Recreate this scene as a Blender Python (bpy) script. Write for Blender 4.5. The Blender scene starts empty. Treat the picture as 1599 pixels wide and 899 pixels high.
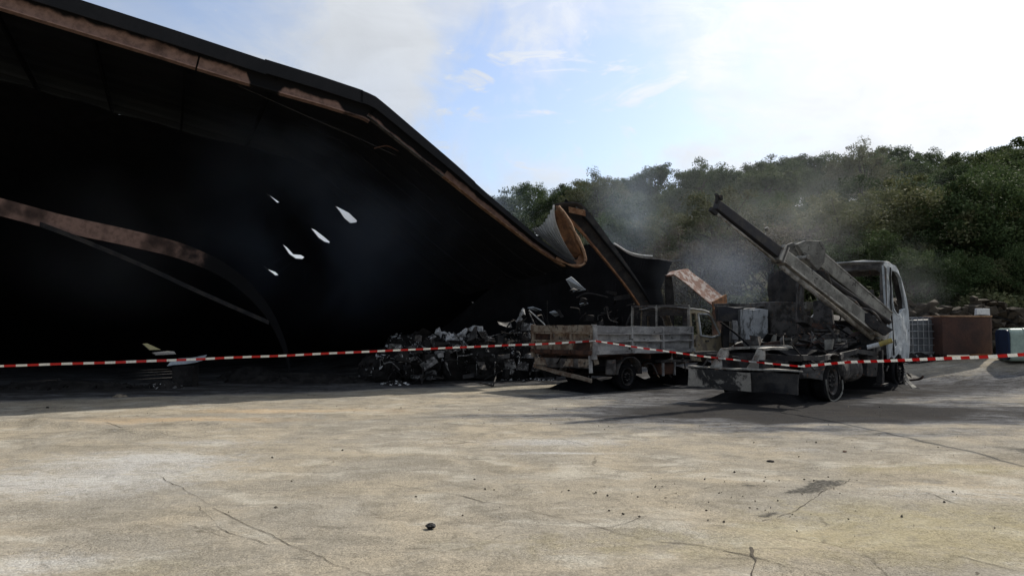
import bpy, bmesh, math, random
import numpy as np
from mathutils import Vector, Matrix, noise as mnoise
from mathutils.geometry import delaunay_2d_cdt
R = math.radians
random.seed(7)
C = bpy.context.scene.collection
SC = bpy.context.scene

# ------------------------------------------------------------------ camera
FPX, CX, CY, HOR, CAMZ = 1200.0, 799.5, 449.5, 515.0, 1.6
TH = math.atan((HOR - CY) / FPX)
cam_d = bpy.data.cameras.new('camera'); cam = bpy.data.objects.new('camera', cam_d); C.objects.link(cam)
cam.location = (0, 0, CAMZ); cam.rotation_euler = (math.pi / 2 + TH, 0, 0)
cam_d.sensor_width = 36; cam_d.lens = 36 * FPX / 1599; cam_d.clip_end = 3000; cam_d.clip_start = .05
SC.camera = cam

# ------------------------------------------------------------------ sky and sun
SUN_AZ, SUN_EL = R(44), R(41)           # azimuth from +Y towards +X
sun_dir = Vector((math.sin(SUN_AZ) * math.cos(SUN_EL), math.cos(SUN_AZ) * math.cos(SUN_EL), math.sin(SUN_EL)))
sd = bpy.data.lights.new('sun', 'SUN'); sd.energy = 4.4; sd.angle = R(1.4); sd.color = (1, .93, .82)
so = bpy.data.objects.new('sun', sd); C.objects.link(so)
so.rotation_euler = (-sun_dir).to_track_quat('-Z', 'Y').to_euler(); so.location = (0, 0, 60)

SC.view_settings.view_transform = 'Standard'; SC.view_settings.look = 'None'
SC.view_settings.exposure = 0.33; SC.view_settings.gamma = 1
SC.cycles.use_denoising = True
SC.cycles.max_bounces = 8; SC.cycles.volume_bounces = 1
SC.cycles.volume_step_rate = 2.0; SC.cycles.volume_max_steps = 128
SC.cycles.caustics_reflective = False; SC.cycles.caustics_refractive = False


class NT:
    """tiny node-tree helper"""
    def __init__(s, tree): s.t = tree; s.n = tree.nodes; s.l = tree.links
    def new(s, typ, props=None, **inp):
        nd = s.n.new(typ)
        for k, v in (props or {}).items(): setattr(nd, k, v)
        for k, v in inp.items(): s.set(nd, k, v)
        return nd
    def set(s, nd, k, v):
        sock = nd.inputs[int(k[1:])] if k[0] == '_' else nd.inputs[k.replace('_', ' ')]
        if isinstance(v, bpy.types.NodeSocket): s.l.new(v, sock)
        else: sock.default_value = v
    def m(s, op, a, b=0.0, c=None, clamp=False):
        nd = s.n.new('ShaderNodeMath'); nd.operation = op; nd.use_clamp = clamp
        s.set(nd, '_0', a); s.set(nd, '_1', b)
        if c is not None: s.set(nd, '_2', c)
        return nd.outputs[0]
    def vm(s, op, a, b=(0, 0, 0)):
        nd = s.n.new('ShaderNodeVectorMath'); nd.operation = op
        s.set(nd, '_0', a); s.set(nd, '_1', b)
        return nd.outputs['Value'] if op in ('DOT_PRODUCT', 'LENGTH') else nd.outputs[0]
    def noise(s, vec, scale, detail=4, rough=.55, dist=0.0):
        nd = s.new('ShaderNodeTexNoise', Vector=vec, Scale=scale, Detail=detail, Roughness=rough, Distortion=dist)
        return nd.outputs['Fac']
    def step(s, x, lo, hi):
        nd = s.n.new('ShaderNodeMapRange'); nd.interpolation_type = 'SMOOTHSTEP'
        s.set(nd, 'Value', x); s.set(nd, 'From Min', lo); s.set(nd, 'From Max', hi)
        return nd.outputs[0]
    def mix(s, f, a, b, mode='MIX'):
        nd = s.n.new('ShaderNodeMix'); nd.data_type = 'RGBA'; nd.blend_type = mode
        s.set(nd, '_0', f); s.set(nd, '_6', a); s.set(nd, '_7', b)
        return nd.outputs[2]
    def sep(s, v):
        nd = s.new('ShaderNodeSeparateXYZ', Vector=v); return nd.outputs
    def comb(s, x, y, z):
        return s.new('ShaderNodeCombineXYZ', X=x, Y=y, Z=z).outputs[0]


def rgb(r, g, b): return (r, g, b, 1)

W = bpy.data.worlds.new('World'); SC.world = W; W.use_nodes = True
t = NT(W.node_tree); W.node_tree.nodes.clear()
sky = t.new('ShaderNodeTexSky', {'sky_type': 'NISHITA', 'sun_disc': False, 'sun_elevation': SUN_EL, 'sun_rotation': SUN_AZ,
                                 'air_density': 1.0, 'dust_density': 1.5, 'ozone_density': 1.2})
skyc = t.mix(1.0, sky.outputs[0], rgb(.115, .12, .13), 'MULTIPLY')
d = t.new('ShaderNodeTexCoord').outputs['Generated']
dx, dy, dz = t.sep(d)
az = t.m('ARCTAN2', dx, dy); el = t.m('ARCSINE', dz)
zz = t.m('ADD', t.m('MAXIMUM', dz, 0.0), .16)
cl = t.comb(t.m('DIVIDE', dx, zz), t.m('DIVIDE', dy, zz), 0.0)      # cloud deck
n1 = t.noise(cl, 1.1, 7, .55, .4)
n2 = t.noise(t.vm('ADD', d, (3.1, 7.7, 1.3)), 7.0, 6, .6, .6)
n3 = t.noise(t.vm('ADD', d, (9.1, 2.7, 5.3)), 2.2, 5, .55, .2)
# the gap of blue in the cloud deck
ha = t.m('DIVIDE', t.m('SUBTRACT', az, .085), .25); he = t.m('DIVIDE', t.m('SUBTRACT', el, .275), .125)
hd = t.m('SQRT', t.m('ADD', t.m('MULTIPLY', ha, ha), t.m('MULTIPLY', he, he)))
hole = t.step(t.m('ADD', hd, t.m('MULTIPLY', t.m('SUBTRACT', n2, .5), 2.3)), 1.15, .35)
ha2 = t.m('DIVIDE', t.m('ADD', az, .50), .34); he2 = t.m('DIVIDE', t.m('SUBTRACT', el, .42), .12)
hd2 = t.m('SQRT', t.m('ADD', t.m('MULTIPLY', ha2, ha2), t.m('MULTIPLY', he2, he2)))
hole2 = t.m('MULTIPLY', t.step(t.m('ADD', hd2, t.m('MULTIPLY', t.m('SUBTRACT', n2, .5), 2.2)), 1.2, .2), .55)
cover = t.step(t.m('ADD', n1, t.m('MULTIPLY', t.m('SUBTRACT', n3, .5), .5)), .28, .58)
n4 = t.noise(t.vm('MULTIPLY', t.vm('ADD', d, (1.1, 4.7, 8.3)), (1.0, 1.0, 2.6)), 9.0, 7, .62, .9)
cover = t.m('MAXIMUM', cover, t.m('MULTIPLY', t.step(el, .62, .3), t.m('ADD', .52, t.m('MULTIPLY', t.step(n4, .3, .6), .48))))
cover = t.m('MULTIPLY', cover, t.m('SUBTRACT', 1.0, t.m('MAXIMUM', hole, hole2)))
pa = t.m('DIVIDE', t.m('ADD', az, .19), .095); pe = t.m('DIVIDE', t.m('SUBTRACT', el, .40), .20)     # the white bank left of the gap
pd = t.m('SQRT', t.m('ADD', t.m('MULTIPLY', pa, pa), t.m('MULTIPLY', pe, pe)))
cover = t.m('MAXIMUM', cover, t.step(t.m('ADD', pd, t.m('MULTIPLY', t.m('SUBTRACT', n2, .5), 2.2)), 1.25, .55))
cover = t.m('MAXIMUM', cover, t.m('MULTIPLY', t.step(n4, .52, .68), .85))
cover = t.m('MULTIPLY', t.m('MAXIMUM', cover, .10), .97)
sdot = t.m('MAXIMUM', t.vm('DOT_PRODUCT', d, tuple(sun_dir)), 0.0)
glow = t.m('ADD', t.m('MULTIPLY', t.m('POWER', sdot, 7.0), .42), t.m('MULTIPLY', t.m('POWER', sdot, 1.7), .36))
bright = t.m('ADD', .42, glow)
bright = t.m('MULTIPLY', bright, t.m('ADD', .72, t.m('MULTIPLY', t.m('ADD', n2, n4), .28)))
cloudc = t.mix(1.0, t.mix(t.m('POWER', sdot, .8), rgb(.78, .88, 1.0), rgb(.95, .97, 1.0)), t.comb(bright, bright, bright), 'MULTIPLY')
out = t.mix(cover, skyc, cloudc)
bg = t.new('ShaderNodeBackground', Color=out, Strength=1.0)
wo = t.new('ShaderNodeOutputWorld'); t.l.new(bg.outputs[0], wo.inputs[0])

# ------------------------------------------------------------------ pixel -> place
def ray(px, py):
    c, s = math.cos(TH), math.sin(TH)
    a, b = px - CX, CY - py
    return Vector((a, FPX * c - b * s, FPX * s + b * c))
def P(px, py, D):
    r = ray(px, py); k = D / r.y
    return Vector((r.x * k, D, CAMZ + r.z * k))
def G(px, py, z=0.0):
    r = ray(px, py); k = (z - CAMZ) / r.z
    return Vector((r.x * k, r.y * k, z))
def XP(px, D): return (px - CX) / FPX * D

# hall frame: s along the open front, n into the hall
F0 = Vector((-11.67, 17.45, 0)); HD = Vector((.913, .408, 0)).normalized(); HN = Vector((-HD.y, HD.x, 0))
def H(s, n, z): return F0 + HD * s + HN * n + Vector((0, 0, z))
def toH(p): q = p - F0; return (q.dot(HD), q.dot(HN), p.z)
def PF(px, py, n=0.0):
    """pixel onto the upright plane n metres behind the hall front"""
    r = ray(px, py); o = Vector((0, 0, CAMZ)); a = F0 + HN * n
    k = (a - o).dot(HN) / r.dot(HN)
    return o + r * k

# ------------------------------------------------------------------ numpy noise and ground height
def _hash(i, j, seed):
    h = (i.astype(np.int64) * 374761393 + j.astype(np.int64) * 668265263 + seed * 1442695041) & 0x7fffffff
    h = ((h ^ (h >> 13)) * 1274126177) & 0x7fffffff
    return ((h ^ (h >> 16)) & 0xffff) / 65535.0
def vnoise(x, y, seed=0):
    x = np.asarray(x, float); y = np.asarray(y, float)
    i = np.floor(x); j = np.floor(y); u = x - i; v = y - j
    u = u * u * (3 - 2 * u); v = v * v * (3 - 2 * v)
    a = _hash(i, j, seed); b = _hash(i + 1, j, seed); c = _hash(i, j + 1, seed); e = _hash(i + 1, j + 1, seed)
    return (a * (1 - u) + b * u) * (1 - v) + (c * (1 - u) + e * u) * v
def fbm(x, y, seed=0, oct=5):
    r = 0; a = .5; f = 1; w = 0
    for k in range(oct):
        r = r + a * vnoise(x * f + 17.3 * k, y * f - 9.1 * k, seed + k); w += a; a *= .55; f *= 2.03
    return r / w
def sst(x, lo, hi):
    u = np.clip((np.asarray(x, float) - lo) / (hi - lo), 0, 1); return u * u * (3 - 2 * u)
def gh(x, y):
    x = np.asarray(x, float); y = np.asarray(y, float)
    z = (fbm(x * .35, y * .35, 3, 3) - .5) * .05 * sst(y, 2, 9)
    z = z + (fbm(x * 1.6, y * 1.6, 21, 4) - .5) * .045 * sst(y, 2, 6) * sst(y, 40, 26)
    u = .6 * x + .8 * y
    z = z + .72 * sst(u, 24.3, 29.3) * sst(x, 5, 10)
    px = x / np.maximum(y, 1) * FPX + CX
    crest = np.interp(px, [430, 650, 765, 960, 1150, 1280, 1500, 1700, 2300], [0, 7, 12.6, 14.2, 15.2, 16.6, 18.0, 18.6, 18.6])
    z = z + crest * sst(y, 29, 100) ** .85 * np.where(y > 29, 1, 0)
    # broken slab edges at the hall threshold
    for (cx, cy, rx, ry, h) in BUMPS:
        q = ((x - cx) / rx) ** 2 + ((y - cy) / ry) ** 2
        z = z + h * np.exp(-q) * (.5 + fbm(x * 3, y * 3, 9, 3))
    return z
BUMPS = []
for (px, py, rx, ry, h) in ((40, 662, .9, .22, .10), (95, 666, .5, .2, .08), (190, 676, .8, .25, .07), (290, 662, .5, .3, .05), (345, 664, .4, .16, .05), (500, 648, .6, .2, .04)):
    g = G(px, py); BUMPS.append((g.x, g.y, rx, ry, h))
def gz(x, y): return float(gh(np.array([x]), np.array([y]))[0])

# ------------------------------------------------------------------ materials
MATS = {}
def mat(name):
    m = bpy.data.materials.new(name); m.use_nodes = True; m.node_tree.nodes.clear(); MATS[name] = m
    return m, NT(m.node_tree)
def finish(t, shader, vol=None):
    o = t.new('ShaderNodeOutputMaterial')
    if shader is not None: t.l.new(shader, o.inputs[0])
    if vol is not None: t.l.new(vol, o.inputs[1])
def worn(name, c1, c2, c3=None, scale=3.0, th=.5, soft=.08, th3=.6, rough=.8, metal=0.0, bump=.3, bscale=40, stretch=(1, 1, 1), spec=.12):
    """base c1, ragged patches of c2 (soot, rust), smaller flakes of c3"""
    m, t = mat(name)
    co = t.new('ShaderNodeTexCoord').outputs['Object']
    rnd = t.new('ShaderNodeObjectInfo').outputs['Random']
    co = t.vm('ADD', t.vm('MULTIPLY', co, stretch), t.comb(t.m('MULTIPLY', rnd, 17.0), t.m('MULTIPLY', rnd, 31.0), 0.0))
    a = t.noise(co, scale, 7, .62, .3)
    f = t.step(a, th - soft, th + soft)
    col = t.mix(f, rgb(*c1), rgb(*c2))
    if c3:
        b = t.noise(t.vm('ADD', co, (5.2, 1.7, 8.8)), scale * 2.7, 7, .65, .5)
        col = t.mix(t.step(b, th3, th3 + .05), col, rgb(*c3))
    fine = t.noise(co, scale * 11, 4, .6)
    col = t.mix(1.0, col, t.new('ShaderNodeMapRange', Value=fine, To_Min=.6, To_Max=1.35).outputs[0], 'MULTIPLY')
    bm = t.new('ShaderNodeBump', Strength=bump, Distance=.01, Height=t.m('ADD', t.noise(co, bscale, 5, .6), t.m('MULTIPLY', a, .6)))
    bs = t.new('ShaderNodeBsdfPrincipled', Base_Color=col, Roughness=rough, Metallic=metal, Normal=bm.outputs[0])
    bs.inputs['Specular IOR Level'].default_value = spec
    finish(t, bs.outputs[0]); return m
SOOT = (.012, .012, .014)
worn('soot_black', (.006, .006, .007), (.010, .010, .011), (.018, .017, .016), 2.0, .5, .2, .68, .9, bump=.3, spec=.08)
worn('soot_steel', (.018, .018, .020), (.042, .039, .037), (.10, .058, .04), 3.4, .5, .12, .62, .75, bump=.3, spec=.2)
worn('roof_sheet', (.008, .009, .011), (.013, .013, .015), None, 1.5, .5, .2, .6, .75, bump=.15, spec=.2)
worn('rust_orange', (.24, .12, .06), (.11, .058, .036), (.33, .21, .125), 3.5, .52, .12, .63, .85, bump=.3)
worn('rust_edge', (.30, .19, .12), (.16, .085, .05), (.40, .30, .22), 4, .5, .12, .62, .8, bump=.3)
worn('rust_dark', (.085, .045, .032), (.03, .022, .02), (.17, .09, .055), 3.0, .5, .15, .64, .85, bump=.35)
worn('galv_sheet', (.70, .69, .65), (.52, .505, .47), (.15, .11, .08), 2.2, .5, .15, .70, .6, .1, bump=.15, stretch=(1, 1, .3))
worn('flake_rust', (.15, .085, .066), (.27, .235, .22), (.09, .05, .04), 4.5, .53, .05, .62, .85, bump=.4)
worn('ash_white', (.46, .47, .47), (.22, .22, .22), (.06, .055, .055), 3.2, .55, .12, .64, .85, bump=.35)
worn('ash_door', (.42, .45, .47), (.22, .235, .25), (.06, .056, .056), 3.4, .53, .14, .63, .8, bump=.3)
worn('ash_cream', (.30, .25, .17), (.15, .13, .11), (.13, .06, .035), 4.0, .55, .09, .60, .85, bump=.35)
worn('board_grey', (.38, .372, .36), (.19, .185, .185), (.06, .056, .056), 2.8, .50, .12, .61, .7, .15, bump=.2, stretch=(.5, 1, 1))
worn('board_brown', (.25, .21, .165), (.12, .08, .058), (.045, .04, .037), 3.4, .5, .10, .58, .8, .05, bump=.25)
worn('burnt_grey', (.12, .113, .108), (.045, .042, .041), (.17, .10, .065), 3.6, .5, .10, .60, .8, .1, bump=.3)
worn('boom_grey', (.25, .245, .22), (.12, .115, .105), (.045, .04, .038), 2.6, .50, .14, .60, .65, .2, bump=.25)
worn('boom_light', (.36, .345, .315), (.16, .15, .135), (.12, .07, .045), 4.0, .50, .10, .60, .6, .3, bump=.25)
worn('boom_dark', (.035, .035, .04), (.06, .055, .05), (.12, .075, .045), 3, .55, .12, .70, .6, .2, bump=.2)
worn('bumper_ash', (.27, .25, .22), (.03, .029, .029), (.12, .11, .10), 2.2, .50, .05, .6, .85, bump=.3)
worn('pale_plate', (.36, .37, .38), (.10, .10, .10), (.05, .045, .045), 4.2, .54, .06, .60, .8, bump=.3, stretch=(1, 1, .4))
worn('tank_brown', (.085, .046, .036), (.055, .036, .032), (.15, .05, .038), 1.6, .5, .15, .70, .8, bump=.2)
worn('cage_grey', (.38, .39, .40), (.22, .22, .22), None, 6, .5, .15, .6, .5, .5, bump=.1)
worn('tote_grey', (.16, .17, .18), (.08, .085, .09), None, 1.8, .5, .2, .6, .6, bump=.1)
worn('tank_green', (.36, .44, .38), (.26, .33, .29), (.15, .18, .16), 1.6, .5, .2, .72, .5, bump=.1)
worn('tank_blue', (.02, .036, .08), (.016, .024, .045), None, 2, .5, .2, .6, .45, bump=.1)
worn('white_paint', (.62, .63, .64), (.45, .45, .45), None, 2, .55, .2, .6, .6, bump=.1)
worn('yellow_paint', (.42, .33, .09), (.2, .17, .09), None, 5, .5, .2, .6, .7, bump=.1)
worn('stone', (.075, .062, .048), (.042, .036, .029), (.12, .105, .085), 3.0, .5, .2, .62, .95, bump=.6, bscale=12)
worn('bark', (.075, .06, .045), (.04, .034, .028), None, 5, .5, .2, .6, .95, bump=.5, stretch=(1, 1, .2))
worn('char', (.014, .013, .013), (.03, .028, .027), (.12, .118, .115), 3.0, .5, .12, .70, .95, bump=.8, bscale=18, spec=.1)
worn('ash_scrap', (.26, .255, .25), (.06, .058, .058), (.55, .55, .55), 5.0, .47, .1, .58, .95, bump=.5, bscale=30)
worn('ash_pale', (.58, .58, .585), (.30, .30, .30), (.06, .06, .06), 5.0, .52, .1, .62, .95, bump=.5, bscale=30)
worn('pale_panel', (.42, .46, .50), (.30, .32, .34), (.15, .15, .15), 2, .55, .15, .68, .7, bump=.1)
worn('lump_black', (.012, .012, .012), (.02, .02, .02), None, 20, .5, .2, .6, .6, bump=.8, bscale=60)
worn('crack_dark', (.085, .072, .054), (.05, .043, .036), None, 3, .5, .2, .6, .95, bump=.4)
worn('pebble', (.20, .17, .13), (.06, .055, .05), None, 8, .5, .1, .6, .95, bump=.4)

def rafter_mat():
    m, t = mat('rafter_face')
    co = t.new('ShaderNodeTexCoord').outputs['Object']
    at = t.new('ShaderNodeAttribute', {'attribute_name': 'band'}).outputs['Fac']     # 0 lower edge, 1 upper edge
    sx, sy, sz = t.sep(co)
    a = t.noise(co, 1.6, 6, .6, .2); b = t.noise(co, 6, 6, .65)
    e = t.m('ADD', at, t.m('MULTIPLY', t.m('SUBTRACT', a, .5), .5))
    sootm = t.step(e, .44, .62)
    br = t.mix(t.step(b, .4, .66), rgb(.29, .185, .15), rgb(.18, .115, .095))
    pat = t.noise(co, .55, 3, .5)
    sootm = t.m('MAXIMUM', sootm, t.m('MULTIPLY', t.step(pat, .56, .66), .75))
    col = t.mix(sootm, br, rgb(.008, .008, .009))
    bm = t.new('ShaderNodeBump', Strength=.25, Distance=.01, Height=t.noise(co, 30, 5, .6))
    bs = t.new('ShaderNodeBsdfPrincipled', Base_Color=col, Roughness=.85, Normal=bm.outputs[0])
    bs.inputs['Specular IOR Level'].default_value = .15
    finish(t, bs.outputs[0])
rafter_mat()

def leaf_mat(name, c1, c2, c3):
    m, t = mat(name)
    geo = t.new('ShaderNodeNewGeometry')
    rnd = t.new('ShaderNodeObjectInfo').outputs['Random']
    a = t.noise(geo.outputs['Position'], .7, 3, .6)
    isl = geo.outputs['Random Per Island']
    col = t.mix(t.step(a, .35, .65), rgb(*c1), rgb(*c2))
    col = t.mix(t.m('MULTIPLY', t.step(isl, .55, 1.0), .7), col, rgb(*c3))
    v = t.m('ADD', .7, t.m('MULTIPLY', rnd, .6))
    col = t.mix(1.0, col, t.comb(v, v, v), 'MULTIPLY')
    df = t.new('ShaderNodeBsdfPrincipled', Base_Color=col, Roughness=.75); df.inputs['Specular IOR Level'].default_value = .08
    tr = t.new('ShaderNodeBsdfTranslucent', Color=col)
    mx = t.new('ShaderNodeMixShader', _0=.26, _1=df.outputs[0], _2=tr.outputs[0])
    finish(t, mx.outputs[0])
leaf_mat('leaf_oak', (.043, .068, .026), (.058, .084, .033), (.088, .115, .048))
leaf_mat('leaf_olive', (.078, .088, .040), (.102, .106, .052), (.15, .152, .082))
leaf_mat('leaf_bright', (.052, .075, .028), (.068, .090, .036), (.10, .12, .052))
leaf_mat('leaf_scorched', (.06, .05, .036), (.082, .07, .05), (.12, .105, .072))
leaf_mat('leaf_grass', (.05, .055, .022), (.07, .065, .03), (.10, .09, .05))

def tape_mat():
    m, t = mat('tape')
    l = t.new('ShaderNodeAttribute', {'attribute_name': 'run'}).outputs['Fac']
    fr = t.m('FRACT', t.m('DIVIDE', l, .36))
    red = t.m('MULTIPLY', t.step(fr, .0, .015), t.step(fr, .52, .505))
    pr = t.noise(t.comb(t.m('MULTIPLY', l, 40.0), 0.0, 0.0), 1.0, 2)
    wht = t.mix(t.m('MULTIPLY', t.step(pr, .56, .62), .35), rgb(.72, .72, .70), rgb(.36, .36, .36))
    col = t.mix(red, wht, rgb(.52, .03, .028))
    df = t.new('ShaderNodeBsdfPrincipled', Base_Color=col, Roughness=.35)
    tr = t.new('ShaderNodeBsdfTranslucent', Color=col)
    mx = t.new('ShaderNodeMixShader', _0=.45, _1=df.outputs[0], _2=tr.outputs[0])
    finish(t, mx.outputs[0])
tape_mat()

def ground_mat():
    m, t = mat('yard')
    co = t.new('ShaderNodeNewGeometry').outputs['Position']
    A = t.new('ShaderNodeAttribute', {'attribute_name': 'stain'}); B = t.new('ShaderNodeAttribute', {'attribute_name': 'stain2'})
    soot, ash, sand = t.new('ShaderNodeSeparateColor', Color=A.outputs['Color']).outputs[:3]
    tar, soil, yel = t.new('ShaderNodeSeparateColor', Color=B.outputs['Color']).outputs[:3]
    big = t.noise(co, .45, 6, .6, .6); mid = t.noise(co, 2.3, 7, .65, .5); fine = t.noise(co, 11, 6, .7); grain = t.noise(co, 85, 4, .65)
    rag = t.m('ADD', t.m('MULTIPLY', t.m('SUBTRACT', mid, .5), .75), t.m('MULTIPLY', t.m('SUBTRACT', fine, .5), .55))
    col = t.mix(t.step(big, .36, .64), rgb(.318, .278, .212), rgb(.25, .231, .195))
    big2 = t.noise(t.vm('ADD', t.vm('MULTIPLY', co, (1.0, 1.7, 1.0)), (7.7, 1.9, 0.0)), .75, 7, .62, .8)
    col = t.mix(t.m('MULTIPLY', t.step(big2, .52, .62), .6), col, rgb(.39, .368, .315))
    col = t.mix(t.m('MULTIPLY', t.step(big2, .46, .36), .6), col, rgb(.20, .182, .148))
    col = t.mix(t.m('MULTIPLY', t.step(mid, .47, .66), .6), col, rgb(.165, .147, .115))
    col = t.mix(t.m('MULTIPLY', t.step(fine, .56, .74), .45), col, rgb(.42, .37, .285))
    col = t.mix(t.m('MULTIPLY', t.step(t.m('ADD', yel, rag), .3, .8), .5), col, rgb(.33, .285, .15))
    col = t.mix(t.m('MULTIPLY', t.step(t.m('ADD', sand, t.m('MULTIPLY', rag, 1.6)), .25, 1.1), .6), col, rgb(.47, .34, .20))
    col = t.mix(t.m('MULTIPLY', t.step(t.m('ADD', ash, t.m('MULTIPLY', rag, 2.2)), .1, 1.1), .72), col, rgb(.43, .425, .41))
    col = t.mix(t.step(t.m('ADD', soil, t.m('MULTIPLY', rag, .5)), .4, .6), col, t.mix(t.step(mid, .4, .6), rgb(.06, .05, .032), rgb(.045, .055, .022)))
    sp1 = t.noise(co, 26, 5, .7); sp2 = t.noise(t.vm('ADD', co, (4.4, 9.1, 0.0)), 6.5, 6, .7, .3)
    col = t.mix(t.m('MULTIPLY', t.step(sp1, .54, .70), .30), col, rgb(.12, .105, .08))
    col = t.mix(t.m('MULTIPLY', t.step(sp1, .44, .30), .25), col, rgb(.44, .39, .30))
    col = t.mix(t.m('MULTIPLY', t.step(sp2, .54, .70), .45), col, rgb(.15, .135, .11))
    # crazing
    dco = t.vm('ADD', co, t.vm('MULTIPLY', t.new('ShaderNodeTexNoise', Vector=co, Scale=2.5, Detail=4.0).outputs['Color'], (.45, .45, 0.0)))
    vor = t.new('ShaderNodeTexVoronoi', {'feature': 'DISTANCE_TO_EDGE'}, Vector=dco, Scale=.75).outputs['Distance']
    craz = t.m('MULTIPLY', t.step(vor, .012, .003), t.step(t.noise(co, .6, 4, .6), .52, .66))
    col = t.mix(t.m('MULTIPLY', craz, .6), col, rgb(.075, .065, .05))
    strk = t.noise(t.vm('MULTIPLY', co, (1.0, 3.2, 1.0)), 1.5, 7, .7, .4)
    col = t.mix(t.m('MULTIPLY', t.step(strk, .55, .72), .6), col, rgb(.11, .10, .085))
    col = t.mix(t.m('MULTIPLY', t.step(strk, .42, .30), .4), col, rgb(.45, .40, .31))
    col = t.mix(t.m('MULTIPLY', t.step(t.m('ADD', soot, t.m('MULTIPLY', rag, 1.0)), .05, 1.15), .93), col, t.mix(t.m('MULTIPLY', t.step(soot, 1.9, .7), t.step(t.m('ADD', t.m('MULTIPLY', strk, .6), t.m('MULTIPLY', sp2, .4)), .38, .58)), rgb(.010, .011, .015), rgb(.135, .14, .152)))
    col = t.mix(t.m('MULTIPLY', t.step(t.m('ADD', tar, t.m('MULTIPLY', rag, 2.2)), .35, .8), .85), col, t.mix(t.step(sp1, .42, .62), rgb(.022, .022, .022), rgb(.10, .095, .085)))
    # exposed aggregate: dark pits and pale grains
    g2 = t.new('ShaderNodeTexVoronoi', Vector=co, Scale=55.0)
    pit = t.m('MULTIPLY', t.step(grain, .48, .36), t.step(t.noise(co, 1.4, 4, .6), .35, .6))
    col = t.mix(t.m('MULTIPLY', pit, .75), col, rgb(.055, .048, .036))
    gr = t.new('ShaderNodeMapRange', Value=g2.outputs['Color'], To_Min=.78, To_Max=1.22).outputs[0]
    col = t.mix(1.0, col, gr, 'MULTIPLY')
    hgt = t.m('ADD', t.m('MULTIPLY', sp1, 1.2), t.m('MULTIPLY', grain, .5)); hgt = t.m('ADD', hgt, t.m('ADD', t.m('MULTIPLY', fine, 1.3), t.m('MULTIPLY', mid, 1.6)))
    hgt = t.m('SUBTRACT', hgt, t.m('MULTIPLY', g2.outputs['Distance'], .35))
    bm = t.new('ShaderNodeBump', Strength=.65, Distance=.016, Height=hgt)
    bs = t.new('ShaderNodeBsdfPrincipled', Base_Color=col, Roughness=1.0, Normal=bm.outputs[0])
    bs.inputs['Specular IOR Level'].default_value = .03
    finish(t, bs.outputs[0])
ground_mat()

def smoke_mat(name, dens, col, lo, hi, scale):
    m, t = mat(name)
    co = t.new('ShaderNodeTexCoord').outputs['Object']
    pos = t.new('ShaderNodeNewGeometry').outputs['Position']
    r = t.vm('LENGTH', co)
    fall = t.step(r, 1.0, .15)
    n = t.noise(pos, scale, 2, .5, .4)
    dn = t.m('MULTIPLY', t.m('MULTIPLY', fall, t.step(n, lo, hi)), dens)
    v = t.new('ShaderNodeVolumePrincipled', Color=rgb(*col), Density=dn, Anisotropy=.35)
    finish(t, None, v.outputs[0])
smoke_mat('smoke_blue', .085, (.66, .78, .98), .30, .75, .35)
smoke_mat('smoke_veil', .007, (.80, .85, .92), .25, .7, .06)
smoke_mat('smoke_grey', .042, (.78, .82, .88), .34, .72, .40)
smoke_mat('smoke_low', .22, (.70, .72, .78), .3, .8, .25)
smoke_mat('smoke_hall', .22, (.62, .74, .98), .35, .75, .30)

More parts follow.
